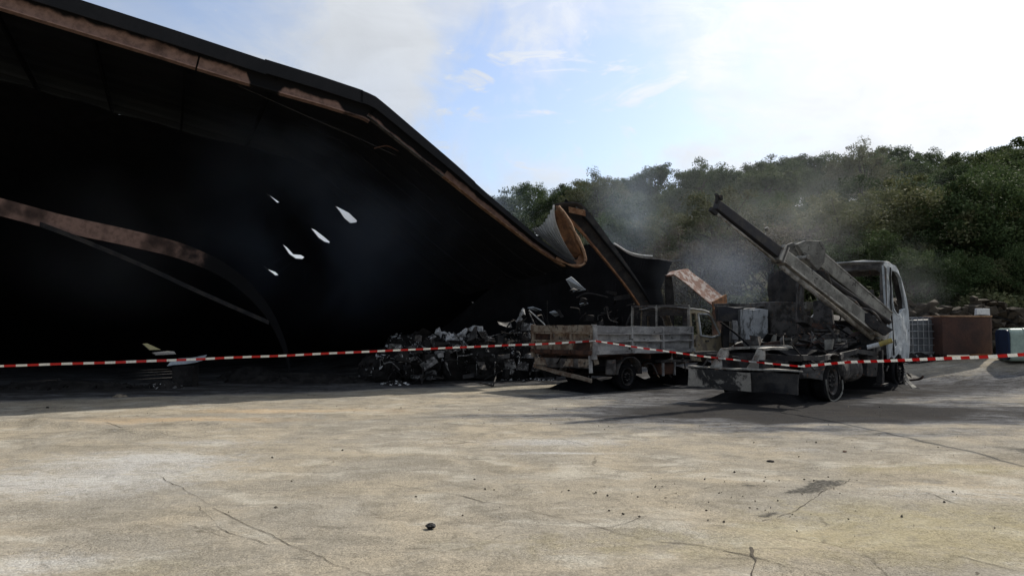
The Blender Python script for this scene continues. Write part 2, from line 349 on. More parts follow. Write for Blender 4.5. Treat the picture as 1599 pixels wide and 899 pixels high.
# ------------------------------------------------------------------ mesh helpers
def V(*a): return Vector(a)
class MB:
    def __init__(s): s.v = []; s.f = []; s.attr = None
    def add(s, vs, fs):
        b = len(s.v); s.v += [tuple(p) for p in vs]; s.f += [tuple(i + b for i in f) for f in fs]; return s
    def box(s, c, d, M=None):
        vs = [V(c[0] + x * d[0] / 2, c[1] + y * d[1] / 2, c[2] + z * d[2] / 2) for x in (-1, 1) for y in (-1, 1) for z in (-1, 1)]
        if M: vs = [M @ p for p in vs]
        return s.add(vs, [(0, 1, 3, 2), (4, 6, 7, 5), (0, 4, 5, 1), (2, 3, 7, 6), (0, 2, 6, 4), (1, 5, 7, 3)])
    def bar(s, p, q, w, h, up=(0, 0, 1), w2=None, h2=None):
        p = Vector(p); q = Vector(q); a = (q - p).normalized(); u = Vector(up)
        if abs(a.dot(u)) > .98: u = V(1, 0, 0)
        b = a.cross(u).normalized(); c = b.cross(a)
        w2 = w2 or w; h2 = h2 or h; vs = []
        for o, ww, hh in ((p, w, h), (q, w2, h2)):
            vs += [o + b * (ww / 2 * i) + c * (hh / 2 * j) for i, j in ((-1, -1), (1, -1), (1, 1), (-1, 1))]
        return s.add(vs, [(0, 3, 2, 1), (4, 5, 6, 7), (0, 1, 5, 4), (1, 2, 6, 5), (2, 3, 7, 6), (3, 0, 4, 7)])
    def tube(s, pts, r, n=8):
        pts = [Vector(p) for p in pts]; rr = r if isinstance(r, (list, tuple)) else [r] * len(pts)
        vs = []; fs = []
        for k, p in enumerate(pts):
            a = (pts[min(k + 1, len(pts) - 1)] - pts[max(k - 1, 0)]).normalized()
            u = V(0, 0, 1) if abs(a.z) < .9 else V(1, 0, 0)
            b = a.cross(u).normalized(); c = b.cross(a)
            vs += [p + (b * math.cos(2 * math.pi * i / n) + c * math.sin(2 * math.pi * i / n)) * rr[k] for i in range(n)]
        for k in range(len(pts) - 1):
            for i in range(n):
                j = (i + 1) % n; fs.append((k * n + i, k * n + j, (k + 1) * n + j, (k + 1) * n + i))
        fs.append(tuple(range(n))[::-1]); fs.append(tuple((len(pts) - 1) * n + i for i in range(n)))
        return s.add(vs, fs)
    def lathe(s, prof, n=24, M=None):
        """profile of (radius, y) turned about the local y axis, closed loop"""
        vs = []; fs = []; k = len(prof)
        for i in range(n):
            a = 2 * math.pi * i / n
            for r, y in prof: vs.append(V(r * math.cos(a), y, r * math.sin(a)))
        for i in range(n):
            j = (i + 1) % n
            for q in range(k):
                w = (q + 1) % k; fs.append((i * k + q, i * k + w, j * k + w, j * k + q))
        if M: vs = [M @ p for p in vs]
        return s.add(vs, fs)
    def grid(s, rows, off):
        """rows of points made into a closed sheet; off = thickness vector"""
        n, m = len(rows), len(rows[0]); off = Vector(off)
        vs = [Vector(p) for r in rows for p in r]; vs += [p + off for p in vs]; fs = []; b = n * m
        for i in range(n - 1):
            for j in range(m - 1):
                q = (i * m + j, i * m + j + 1, (i + 1) * m + j + 1, (i + 1) * m + j)
                fs.append(q[::-1]); fs.append(tuple(x + b for x in q))
        ring = [j for j in range(m)] + [i * m + m - 1 for i in range(1, n)] + [(n - 1) * m + j for j in range(m - 2, -1, -1)] + [i * m for i in range(n - 2, 0, -1)]
        for k in range(len(ring)):
            a, c = ring[k], ring[(k + 1) % len(ring)]; fs.append((a, c, c + b, a + b))
        return s.add(vs, fs)
    def plate(s, o, u, v, nu, nv, th, warp=0.0, seed=0):
        o, u, v = Vector(o), Vector(u), Vector(v); nn = u.cross(v).normalized(); rows = []
        for i in range(nu + 1):
            r = []
            for j in range(nv + 1):
                p = o + u * (i / nu) + v * (j / nv)
                if warp: p = p + nn * (mnoise.noise(p * 1.7 + V(seed, seed * 2.3, 0)) * warp)
                r.append(p)
            rows.append(r)
        return s.grid(rows, nn * th)
    def prism(s, pts, off):
        off = Vector(off); n = len(pts); vs = [Vector(p) for p in pts]; vs += [p + off for p in vs]
        fs = [tuple(range(n))[::-1], tuple(range(n, 2 * n))] + [(i, (i + 1) % n, (i + 1) % n + n, i + n) for i in range(n)]
        return s.add(vs, fs)
    def warp(s, amp, scale, seed=0):
        o = V(seed * 3.1, seed * 1.7, seed)
        s.v = [tuple(Vector(p) + mnoise.noise_vector(Vector(p) * scale + o) * amp) for p in s.v]; return s
    def build(s, name, m, parent=None, smooth=False, bevel=0.0):
        me = bpy.data.meshes.new(name); me.from_pydata(s.v, [], s.f)
        b = bmesh.new(); b.from_mesh(me); bmesh.ops.recalc_face_normals(b, faces=b.faces); b.to_mesh(me); b.free()
        me.materials.append(MATS[m] if isinstance(m, str) else m)
        if smooth: me.polygons.foreach_set('use_smooth', [True] * len(me.polygons))
        o = bpy.data.objects.new(name, me); C.objects.link(o)
        if parent is not None: o.parent = parent
        if bevel:
            bv = o.modifiers.new('bevel', 'BEVEL'); bv.width = bevel; bv.segments = 2; bv.limit_method = 'ANGLE'
        return o

def inside(p, poly):
    x, y = p; r = False; n = len(poly)
    for i in range(n):
        x1, y1 = poly[i]; x2, y2 = poly[(i + 1) % n]
        if (y1 > y) != (y2 > y) and x < (x2 - x1) * (y - y1) / (y2 - y1) + x1: r = not r
    return r
def holed(outer, holes, f, th, step=None, warp=0.0, seed=0, jag=0.0):
    """plate with openings: 2-D outline and openings, f(u, v) -> point, th = thickness vector"""
    pts = []; edges = []
    for loop in [outer] + holes:
        b = len(pts); n = len(loop); pts += [Vector(p) for p in loop]; edges += [(b + i, b + (i + 1) % n) for i in range(n)]
    if step:
        xs = [p[0] for p in outer]; ys = [p[1] for p in outer]; x = min(xs) + step / 2
        while x < max(xs):
            y = min(ys) + step / 2
            while y < max(ys):
                if inside((x, y), outer) and not any(inside((x, y), h) for h in holes): pts.append(Vector((x, y)))
                y += step
            x += step
    vs, es, fs, _, _, _ = delaunay_2d_cdt(pts, edges, [], 0, 1e-5)
    keep = []
    for q in fs:
        c = (sum(vs[i][0] for i in q) / len(q), sum(vs[i][1] for i in q) / len(q))
        if inside(c, outer) and not any(inside(c, h) for h in holes): keep.append(tuple(q))
    th = Vector(th); tn = th.normalized(); A = []
    for p in vs:
        w = f(p[0], p[1])
        if warp: w = w + tn * (mnoise.noise(w * 1.6 + V(seed, 0, seed)) * warp)
        A.append(w)
    n = len(A); allv = A + [p + th for p in A]
    faces = [q[::-1] for q in keep] + [tuple(i + n for i in q) for q in keep]
    cnt = {}
    for q in keep:
        for i in range(len(q)):
            a, b = q[i], q[(i + 1) % len(q)]; cnt[(a, b)] = 1
    for (a, b) in cnt:
        if (b, a) not in cnt: faces.append((a, b, b + n, a + n))
    m = MB(); m.add(allv, faces); return m

def tag(o, label, cat, group=None, kind=None):
    o['label'] = label
    if cat: o['category'] = cat
    if group: o['group'] = group
    if kind: o['kind'] = kind
    return o
def empty(name, loc=(0, 0, 0), rz=0.0):
    o = bpy.data.objects.new(name, None); C.objects.link(o); o.location = loc; o.rotation_euler = (0, 0, rz); o.empty_display_size = .3
    return o
def curve(pts, n=6):
    """Catmull-Rom through points"""
    pts = [Vector(p) for p in pts]; out = []
    for i in range(len(pts) - 1):
        p0, p1, p2, p3 = pts[max(i - 1, 0)], pts[i], pts[i + 1], pts[min(i + 2, len(pts) - 1)]
        for k in range(n):
            u = k / n
            out.append(.5 * ((2 * p1) + (p2 - p0) * u + (2 * p0 - 5 * p1 + 4 * p2 - p3) * u * u + (3 * p1 - p0 - 3 * p2 + p3) * u ** 3))
    out.append(pts[-1]); return out

# ------------------------------------------------------------------ ground
def lines(lo, hi, st, far_lo, far_hi, grow=1.22, cap=8.0):
    a = list(np.arange(lo, hi + 1e-6, st)); x, d = a[-1], st
    while x < far_hi: d = min(d * grow, cap); x += d; a.append(x)
    x, d = a[0], st
    while x > far_lo: d = min(d * grow, cap if x > -60 else 60); x -= d; a.insert(0, x)
    return np.array(a)
gx = lines(-13, 15, .085, -420, 420); gy = lines(3.8, 24, .085, -200, 640)
X, Y = np.meshgrid(gx, gy); Zg = gh(X, Y)
def blob(px, py, rx, ry, rot=0.0, at=None):
    g = G(px, py) if at is None else at
    c, s = math.cos(rot), math.sin(rot); dx, dy = X - g[0], Y - g[1]
    u, v = (dx * c + dy * s) / rx, (-dx * s + dy * c) / ry
    return np.exp(-(u * u + v * v))
fac = (X - F0.x) * HN.x + (Y - F0.y) * HN.y         # metres behind the hall front
fs_ = (X - F0.x) * HD.x + (Y - F0.y) * HD.y
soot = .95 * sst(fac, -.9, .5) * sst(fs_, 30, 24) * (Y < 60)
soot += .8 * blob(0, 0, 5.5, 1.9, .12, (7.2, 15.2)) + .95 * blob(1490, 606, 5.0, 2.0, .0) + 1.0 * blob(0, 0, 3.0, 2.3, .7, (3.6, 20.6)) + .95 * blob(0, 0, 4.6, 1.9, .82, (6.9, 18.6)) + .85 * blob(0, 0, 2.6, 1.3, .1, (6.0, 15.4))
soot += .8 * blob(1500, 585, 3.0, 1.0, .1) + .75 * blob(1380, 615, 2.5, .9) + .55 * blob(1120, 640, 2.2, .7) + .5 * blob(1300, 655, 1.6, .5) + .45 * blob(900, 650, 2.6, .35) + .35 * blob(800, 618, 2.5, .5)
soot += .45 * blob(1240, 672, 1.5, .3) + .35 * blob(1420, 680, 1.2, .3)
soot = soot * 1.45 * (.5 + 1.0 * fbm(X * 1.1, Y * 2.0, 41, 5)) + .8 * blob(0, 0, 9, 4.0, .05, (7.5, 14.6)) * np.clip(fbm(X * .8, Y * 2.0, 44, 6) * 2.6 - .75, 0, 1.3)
ash = .95 * blob(110, 750, 1.5, 1.1, .2) + .8 * blob(240, 715, 1.3, .6) + .7 * blob(20, 880, 1.0, .4) + .55 * blob(330, 690, 1.3, .4)
ash += 1.1 * blob(870, 706, .75, .10) + .85 * blob(860, 690, 1.3, .4) + .75 * blob(1500, 655, 3.2, .45) + .5 * blob(1230, 702, .9, .2) + .5 * blob(1480, 770, 1.2, .5) + .35 * blob(1180, 845, .6, .3) + .5 * blob(1560, 596, 1.5, .25)
sand = .85 * blob(300, 655, 2.6, .5) + .75 * blob(400, 642, 1.6, .45) + .55 * blob(600, 640, 3, .4) + .5 * blob(180, 662, 1.6, .5) + .4 * blob(1000, 660, 3, .5) + .4 * blob(700, 690, 3, .7)
tar = 1.0 * blob(1290, 752, .34, .17, .5) + .95 * blob(1258, 765, .42, .14, .55) + .7 * blob(1180, 756, .3, .05) + .95 * blob(1205, 800, .19, .06, .5) + .8 * blob(1172, 857, .07, .06) + .75 * blob(1590, 705, .5, .3) + .5 * blob(890, 743, .35, .1) + .6 * blob(400, 655, .35, .12) + .55 * blob(60, 662, .5, .15) + .5 * blob(300, 665, .6, .12) + .5 * blob(1205, 718, .1, .05)
yel = .7 * blob(1480, 820, 2.2, 1.6) + .6 * blob(1500, 730, 2.0, .5) + .5 * blob(200, 890, 1.0, .5) + .4 * blob(900, 850, 2, .6)
soil = sst(Y + .25 * np.abs(X) * (X > 0), 31.5, 33.5) + sst(np.abs(X), 45, 60)
nv = X.size; me = bpy.data.meshes.new('ground')
nx, ny = len(gx), len(gy)
idx = np.arange(nv).reshape(ny, nx)
q = np.stack([idx[:-1, :-1], idx[:-1, 1:], idx[1:, 1:], idx[1:, :-1]], -1).reshape(-1, 4)
me.vertices.add(nv); me.vertices.foreach_set('co', np.stack([X, Y, Zg], -1).astype(np.float32).ravel())
me.loops.add(q.size); me.loops.foreach_set('vertex_index', q.ravel().astype(np.int32))
me.polygons.add(len(q)); me.polygons.foreach_set('loop_start', np.arange(0, q.size, 4, dtype=np.int32))
me.polygons.foreach_set('use_smooth', np.ones(len(q), dtype=bool)); me.update(calc_edges=True)
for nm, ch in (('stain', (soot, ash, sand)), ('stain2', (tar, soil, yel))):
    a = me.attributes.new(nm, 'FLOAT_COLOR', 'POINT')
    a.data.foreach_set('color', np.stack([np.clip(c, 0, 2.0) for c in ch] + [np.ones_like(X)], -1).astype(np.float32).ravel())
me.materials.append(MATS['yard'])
ground = bpy.data.objects.new('ground', me); C.objects.link(ground); ground['kind'] = 'structure'

# cracks and joints in the slab
CR = [([(250, 742), (330, 790), (430, 838), (520, 878), (590, 905)], 1.0, .012),
      ([(310, 790), (345, 822), (420, 850)], .6, .008),
      ([(615, 755), (720, 773), (800, 790), (900, 812), (990, 838), (1110, 855), (1240, 885), (1330, 905)], 1.0, .014),
      ([(1330, 745), (1295, 762), (1260, 785), (1225, 802), (1190, 812)], .9, .014),
      ([(1172, 855), (1180, 872), (1174, 890), (1170, 905)], 1.0, .028),
      ([(1030, 777), (1060, 768), (1110, 760), (1150, 752)], .55, .012),
      ([(1010, 805), (960, 822), (905, 825)], .5, .010),
      ([(1320, 715), (1390, 716), (1450, 724), (1520, 730)], .7, .012),
      ([(770, 672), (850, 682), (940, 698), (1050, 700), (1180, 715)], .6, .012),
      ([(1340, 750), (1420, 760), (1500, 785), (1599, 800)], .6, .008),
      ([(680, 865), (740, 852), (790, 830)], .4, .006),
      ([(1480, 865), (1540, 880), (1600, 895)], .5, .010),
      ([(600, 672), (680, 668), (760, 660), (850, 655)], .5, .02),
      ([(440, 652), (520, 648), (600, 640), (720, 630)], .55, .02),
      ([(650, 880), (700, 870), (735, 890)], .5, .006),
      ([(900, 735), (1020, 745), (1070, 747)], .4, .007),
      ([(160, 660), (190, 668), (230, 676), (300, 682)], .7, .02)]
rc = random.Random(5)
for pts, dens, w in CR:
    w = w * .30
    gpts = curve([G(*p) for p in pts], 22); m = MB(); seg = []
    for k, p in enumerate(gpts):
        a = (gpts[min(k + 1, len(gpts) - 1)] - gpts[max(k - 1, 0)]).normalized(); b = V(-a.y, a.x, 0)
        j = (mnoise.noise(p * 2.5) * .035 + mnoise.noise(p * 9) * .018)
        p = p + b * j
        ww = w * max(.12, .55 + 1.5 * mnoise.noise(p * 3.3 + V(9, 0, 0))) + rc.random() * w * .4
        ok = mnoise.noise(p * 1.3 + V(0, 7, 0)) * .5 + .5 < dens * .95 + .05 and 0 < k < len(gpts) - 1
        if not ok: ww *= .12
        e = V(0, 0, gz(p.x, p.y) + .005)
        seg.append((V(p.x, p.y, 0) + b * ww + e, V(p.x, p.y, 0) - b * ww + e))
    for k in range(len(seg) - 1): m.add([seg[k][0], seg[k][1], seg[k + 1][1], seg[k + 1][0]], [(0, 1, 2, 3)])
    m.build('crack', 'crack_dark', ground)

# ------------------------------------------------------------------ burnt hall
OUT = [(-420, -175), (-250, -120), (0, -38), (120, 0), (270, 48), (415, 96), (500, 122), (566, 144), (585, 152), (605, 168), (640, 198), (680, 232), (715, 262), (760, 303), (800, 337), (840, 371), (880, 401), (900, 411)]
def outy(px): return float(np.interp(px, [p[0] for p in OUT], [p[1] for p in OUT]))
hall = empty('burnt_hall', H(4, 0, 0)); HI = Matrix.Translation(hall.location).inverted()
tag(hall, 'burnt-out hall with sooty black interior and a sagging buckled roof edge', 'hall')
def hp(m, name, mt, **k):
    """world-space mesh made a part of the hall"""
    m.v = [tuple(HI @ Vector(p)) for p in m.v]; return m.build(name, mt, hall, **k)
front = [PF(px, py) for px, py in OUT]
# extend to the ridge and the far slope, out of the picture
prof = [(toH(p)[0], toH(p)[2]) for p in front]
s0, z0 = prof[0]
prof = [(-26, 6.6), (s0 - 2.5, z0 + .45)] + prof
# roof panels, strips running down the slope
for k in range(9):
    n0 = -.12 + k * 1.1; n1 = n0 + 1.13; m = MB(); rows = []
    for (s, z) in prof:
        dz = .012 * (k % 2) - (.05 * k if s > 8 else .0)
        rows.append([H(s, n0, z - .05 + dz), H(s, (n0 + n1) / 2, z - .05 + dz - .02), H(s, n1, z - .05 + dz)])
    m.grid(rows, (0, 0, -.07)); hp(m, 'roof_panel', 'roof_sheet')
# gable flashing in three lengths, each lapping the next
def sub(lo, hi, dy=0, step=12):
    r = []; x = lo
    while x < hi: r.append((x, outy(x) + dy)); x += step
    r.append((hi, outy(hi) + dy)); return r
for lo, hi, dy, hh in ((-420, 416, 0, .34), (414, 567, -1.5, .33), (563, 742, -1.0, .30), (740, 900, 0, .22)):
    m = MB(); rows = []
    for px, py in sub(lo, hi, dy):
        p = PF(px, py, -.16); hx = hh * (1 if px < 600 else max(.4, 1 - (px - 600) / 500))
        rows.append([p + V(0, 0, .03), p - V(0, 0, hx)])
    m.grid(rows, HN * .05); hp(m, 'gable_flashing', 'roof_sheet')

def sweep(path, depth0, depth1, width, attr=False, n=.0):
    """I-beam along a path of (centre, down-direction): web and flanges"""
    web = MB(); top = MB(); bot = MB(); rw = []; rt = []; rb = []; band = []
    for k, (p, dn) in enumerate(path):
        u = k / (len(path) - 1); a = depth0 + (depth1 - depth0) * u
        o1 = p; o2 = p + dn * a
        rw.append([o1 + (o2 - o1) * (j / 5) for j in range(6)])
        rt.append([o1 - HN * (width / 2), o1 + HN * (width / 2)]); rb.append([o2 - HN * (width / 2), o2 + HN * (width / 2)])
        path[k] = (p, dn)
    web.grid(rw, HN * .022)
    nloc = len(rw) * 6
    th = [(-path[k][1]) * .025 for k in range(len(path))]
    for mm, rr in ((top, rt), (bot, rb)): mm.grid(rr, V(0, 0, .028))
    band = [1 - (i % 6) / 5 for i in range(nloc)] * 2
    return web, top, bot, band
def set_band(o, band):
    a = o.data.attributes.new('band', 'FLOAT', 'POINT'); a.data.foreach_set('value', band)
def normals(pts):
    r = []
    for k, p in enumerate(pts):
        a = (pts[min(k + 1, len(pts) - 1)] - pts[max(k - 1, 0)]).normalized()
        dn = HN.cross(a);  dn = dn if dn.z < 0 else -dn
        r.append(dn.normalized())
    return r
# front rafter: several lengths butted together, then the buckled tail
def rafter(lo, hi, offs, d0, d1, nn=.10):
    pts = [PF(px, py, nn) - V(0, 0, offs) for px, py in sub(lo, hi)]
    w, tp, bt, band = sweep(list(zip(pts, normals(pts))), d0, d1, .24)
    off = lambda px: 0 if px < 398 else .6 if px < 448 else .16 if px < 535 else .45
    nn_ = len(pts) * 6; band = [band[i] + off(lo + 12 * ((i % nn_) // 6)) for i in range(2 * nn_)]
    o = hp(w, 'rafter_web', 'rafter_face'); set_band(o, band)
    hp(tp, 'rafter_flange', 'soot_black'); f = hp(bt, 'rafter_flange', 'rafter_face'); fn = len(f.data.vertices) // 2; set_band(f, [.1 + off(lo + 12 * (i // 2)) for i in range(fn)] * 2)
rafter(-420, 314, .16, .62, .62); rafter(317, 590, .16, .62, .56)
pts = [PF(px, py, .10) - V(0, 0, .12) for px, py in sub(588, 704)]
w, tp, bt, band = sweep(list(zip(pts, normals(pts))), .50, .42, .2)
o = hp(w, 'rafter_web', 'rafter_face'); set_band(o, [min(1, b * 1.3 + .25) for b in band]); hp(tp, 'rafter_flange', 'soot_black'); hp(bt, 'rafter_flange', 'burnt_grey')
pts = [PF(px, py, .10) - V(0, 0, .12) for px, py in sub(704, 884)]
w, tp, bt, band = sweep(list(zip(pts, normals(pts))), .42, .16, .2)
o = hp(w, 'rafter_web', 'rafter_face'); set_band(o, band); hp(tp, 'rafter_flange', 'soot_black'); hp(bt, 'rafter_flange', 'rust_edge')
# the U-turn: rusty channel that folds back up
lipA = curve([PF(868, 403, -.05), PF(889, 413, -.12), PF(905, 415, -.14), PF(914, 408, -.14), PF(911, 391, -.12), PF(899, 366, -.08), PF(886, 341, -.05), PF(872, 322, .0)], 5)
lipB = curve([PF(868, 400, .42), PF(884, 405, .42), PF(896, 407, .45), PF(903, 402, .5), PF(900, 388, .55), PF(888, 362, .6), PF(877, 341, .6), PF(866, 322, .6)], 5)
m = MB(); rows = [[a, a * .5 + b * .5, b] for a, b in zip(lipA, lipB)]; m.grid(rows, (.012, .02, .012)); hp(m, 'buckled_channel', 'rust_orange', smooth=True)
m = MB(); m.tube(lipA, [.05 + .03 * mnoise.noise(p * 4) for p in lipA], 6); hp(m, 'channel_lip', 'rust_edge', smooth=True)
# inner web of the folded channel (broad orange face)
e1 = curve([PF(872, 326, .02), PF(888, 348, -.02), PF(901, 376, -.06), PF(909, 397, -.10)], 5)
e2 = curve([PF(865, 330, .5), PF(871, 352, .5), PF(883, 382, .45), PF(898, 404, .4)], 5)
m = MB(); rows = [[a + (b - a) * (j / 4) + HN * (.05 * math.sin(j / 4 * math.pi)) for j in range(5)] for a, b in zip(e1, e2)]
m.grid(rows, HN * .02); hp(m, 'channel_web', 'rust_orange', smooth=True)
# torn corrugated sheet still hanging on the fold
A = curve([PF(866, 320, .35), PF(868, 345, .38), PF(880, 376, .4), PF(898, 406, .36)], 6)
B = curve([PF(830, 357, 2.4), PF(842, 368, 2.2), PF(864, 386, 1.8), PF(893, 409, 1.0)], 6)
m = MB(); rows = []
for i in range(len(A)):
    r = []
    for j in range(41):
        u = j / 40; p = A[i] * (1 - u) + B[i] * u
        p = p + V(0, 0, -.25 * math.sin(math.pi * u) * (1 - i / len(A)))
        c = [0, .085, .085, 0][j % 4] * (1 - .4 * u); r.append(p + V(-.3, -.8, .3).normalized() * c)
    rows.append(r)
m.grid(rows, HN * .012); hp(m, 'torn_corrugated_sheet', 'galv_sheet')
# crumpled top of the fold
top = curve([PF(864, 321, .5), PF(880, 318, .4), PF(902, 318, .3), PF(912, 325, .2)], 4)
top2 = curve([PF(866, 325, 1.1), PF(882, 323, 1.0), PF(900, 323, .9), PF(908, 330, .8)], 4)
m = MB(); m.grid([[a, b] for a, b in zip(top, top2)], (0, 0, .05)); hp(m, 'bent_flashing', 'soot_steel')
m = MB(); m.plate(PF(888, 323, .25), PF(914, 329, .25) - PF(888, 323, .25), V(.02, .1, -.16), 5, 2, .02, .05, 3); hp(m, 'rust_scrap', 'rust_edge')
# second, fallen rafter leaning down to the right
def DP(l): return [P(*q) for q in l]
fr = curve(DP([(872, 327, 24.6), (900, 352, 24.9), (925, 382, 25.2), (952, 415, 25.5), (978, 448, 25.8), (1003, 486, 26.1), (1016, 520, 26.3)]), 5)
m = MB(); rows = []
for k, p in enumerate(fr):
    a = (fr[min(k + 1, len(fr) - 1)] - fr[max(k - 1, 0)]).normalized(); up = a.cross(V(0, 1, 0)).normalized(); up = up if up.z > 0 else -up
    rows.append([p + up * .02, p + up * .10, p + up * .2, p + up * .34])
m.grid(rows, (0.02, .05, 0)); o = hp(m, 'fallen_rafter_web', 'soot_steel')
m = MB(); m.grid([[r[0] - V(0, .14, .0), r[0] + V(0, .14, 0)] for r in rows], (.02, 0, -.11)); hp(m, 'fallen_rafter_flange', 'rust_orange')
m = MB(); m.grid([[r[3] - V(0, .14, .0), r[3] + V(0, .14, 0)] for r in rows], (.02, 0, .05)); hp(m, 'fallen_rafter_flange', 'soot_black')
fr2 = curve(DP([(902, 322, 25.4), (925, 350, 25.6), (948, 382, 25.9), (975, 420, 26.2), (998, 455, 26.5), (1014, 490, 26.7)]), 5)
m = MB()
for a, b in zip(fr2[:-1], fr2[1:]): m.bar(a, b + (b - a) * .05, .16, .30)
hp(m, 'fallen_purlin', 'soot_steel')
for k in (6, 12, 17, 21):
    m = MB(); m.bar(fr2[min(k, len(fr2) - 1)], fr[min(k + 2, len(fr) - 1)] + V(0, .05, .1), .08, .10); hp(m, 'brace', 'soot_steel')
m = MB(); m.plate(P(905, 345, 25.3), P(930, 362, 25.4) - P(905, 345, 25.3), P(898, 333, 25.2) - P(905, 345, 25.3), 4, 3, .02, .08, 5); hp(m, 'torn_sheet', 'burnt_grey')
# tie rod under the roof
m = MB(); m.tube([PF(372, 134, .5), PF(480, 182, .5), PF(560, 216, .5), PF(618, 243, .5)], .012, 6); hp(m, 'tie_rod', 'soot_steel')
m = MB(); m.tube(curve([PF(584, 232, .5), PF(604, 228, .45), PF(622, 236, .4)], 5), .02, 6); hp(m, 'bent_bracket', 'rust_dark')
# purlins under the roof
for s in (-8, -5.5, -3, -.6, 1.6, 3.8, 6.0):
    z = float(np.interp(s, [p[0] for p in prof], [p[1] for p in prof]))
    m = MB(); m.bar(H(s, .1, z - .30), H(s, 9.4, z - .30), .07, .2); hp(m, 'purlin', 'soot_black')
# inner frame that came down inside
def frame_part(name, pix, w, h, mt, band=None):
    pts = curve([PF(a, b, n) for a, b, n in pix], 6); rows = []
    for k, p in enumerate(pts):
        rows.append([p - V(0, 0, h) * j / 5 for j in range(6)])
    m = MB(); m.grid(rows, HN * w); o = hp(m, name, mt); 
    if band is not None: nn_ = len(o.data.vertices) // 2; set_band(o, [band + .75 * min(1, max(0, (i // 6) / (nn_ / 6) * 1.6 - .2)) for i in range(nn_)] * 2)
frame_part('inner_rafter', [(-120, 280, 4.6), (0, 309, 4.6), (100, 336, 4.7), (200, 358, 4.8), (290, 382, 5.0), (362, 418, 5.2), (415, 470, 5.3), (445, 530, 5.4), (455, 585, 5.4)], .2, .5, 'rafter_face', .1)
frame_part('inner_brace', [(62, 346, 4.5), (130, 372, 4.6), (220, 410, 4.8), (320, 456, 5.0), (420, 500, 5.1)], .12, .14, 'soot_steel')
# the roof behind has come down as one sloping, holed skin
A0, SS, SN = 13.5, -.19, -.5
def on_fall(px, py):
    r = ray(px, py); s, n, z = r.dot(HD), r.dot(HN), r.z
    o = Vector((0, 0, CAMZ)) - F0; os, on = o.dot(HD), o.dot(HN)
    # CAMZ + k z = A0 + SS (os + k s) + SN (on + k n)
    k = (A0 + SS * os + SN * on - CAMZ) / (z - SS * s - SN * n)
    return (os + k * s, on + k * n)
bound = []
for px in list(range(-380, 930, 30)) + [930]:
    py = (outy(px) if px < 900 else 411 + (px - 900) * .9) + 14
    s, n = on_fall(px, py)
    if n < 8.4:
        r = ray(px, py); hs, hn = r.dot(HD), r.dot(HN); o = Vector((0, 0, CAMZ)) - F0
        k = (8.4 - o.dot(HN)) / hn; s, n = o.dot(HD) + k * hs, 8.4
    bound.append((s, n))
sr = bound[-1][0] + 1.5
bound += [(sr, 27 - .38 * sr + 1.2), (-16, 27 + .38 * 16 + 1.2), (-16, 8.4)]
HOLES = [[(416, 303), (421, 305), (438, 317), (433, 317)], [(522, 321), (530, 325), (545, 334), (558, 346), (556, 350), (547, 349), (538, 342), (530, 332)],
         [(484, 356), (492, 360), (505, 369), (515, 377), (514, 381), (507, 380), (498, 372)], [(440, 381), (448, 387), (458, 395), (470, 399), (476, 404), (472, 407), (462, 405), (452, 396)],
         [(409, 414), (418, 420), (430, 427), (436, 431), (430, 432), (419, 425)], [(626, 267), (634, 271), (645, 280), (650, 286), (642, 286), (634, 279)],
         [(170, 566 - 30), (173, 536), (216, 532), (212, 530)],
         [(221, 537), (230, 537), (252, 547), (270, 552), (258, 549), (234, 547)], [(236, 550), (272, 550), (276, 556), (244, 556)],
         [(700, 420), (703, 421), (712, 428), (708, 428)], [(776, 448), (780, 449), (788, 455), (784, 455)], [(736, 472), (742, 473), (744, 475), (738, 475)]]
HOLES.pop(6)
holes2 = [[on_fall(*p) for p in h] for h in HOLES]
m = holed(bound, holes2, lambda s, n: H(s, n, A0 + SS * s + SN * n), (0, 0, .05), 2.2, .12, 3)
hp(m, 'collapsed_roof_skin', 'soot_black')
# left side wall, out of the frame
m = MB(); m.plate(H(-16, .2, 0), HN * 30, V(0, 0, 8.4), 8, 3, .08); hp(m, 'side_wall', 'soot_black')
m = MB(); m.bar(H(-10.2, .1, 0), H(-10.2, .1, 10.9), .3, .3); hp(m, 'column', 'soot_steel')
# fallen roof skin behind the tipper
tope = curve(DP([(590, 575, 27.0), (680, 520, 27.2), (760, 455, 27.4), (810, 412, 27.5), (850, 398, 27.5), (905, 384, 27.6), (935, 381, 27.8), (958, 383, 28), (982, 397, 28.2), (1003, 403, 28.4), (1028, 405, 28.6), (1050, 408, 28.8)]), 5)
m = MB(); rows = []
for k, p in enumerate(tope):
    r = []
    u = k / (len(tope) - 1)
    for j in range(9):
        v = j / 8; b = V(p.x - (1.9 * max(0, u - .72) / .28) * (.55 + .45 * math.sin(v * 9)), p.y + .8 * v, 0)
        q = p.lerp(V(b.x, b.y, -.05), v); q = q + V(0, mnoise.noise(q * .8) * .35 * (1 if j else .3), 0); r.append(q)
    rows.append(r)
m.grid(rows, (0, .05, 0)); hp(m, 'fallen_roof_skin', 'soot_black')
m = MB(); m.tube(tope[29:] + [P(1062, 406, 28.8)], .035, 6); hp(m, 'torn_edge', 'burnt_grey')
m = MB(); m.tube([p + V(0, -.1, .10 + .12 * mnoise.noise(p * .9)) for k, p in enumerate(tope[35:49])], .025, 6); hp(m, 'torn_edge', 'galv_sheet')
# small hanging sheets inside, catching daylight
for (a, b, c, e) in (((884, 437), (893, 432), (916, 452), (897, 455)), ((858, 488), (866, 485), (877, 491), (868, 494)), ((824, 481), (832, 479), (846, 484), (838, 485)), ((905, 475), (916, 472), (920, 474), (908, 477))):
    m = MB(); m.prism([P(*q, 26.4) + V(0, .15 * i, 0) for i, q in enumerate((a, b, c, e))], (0, .03, .02)); hp(m, 'hanging_sheet', 'pale_panel')

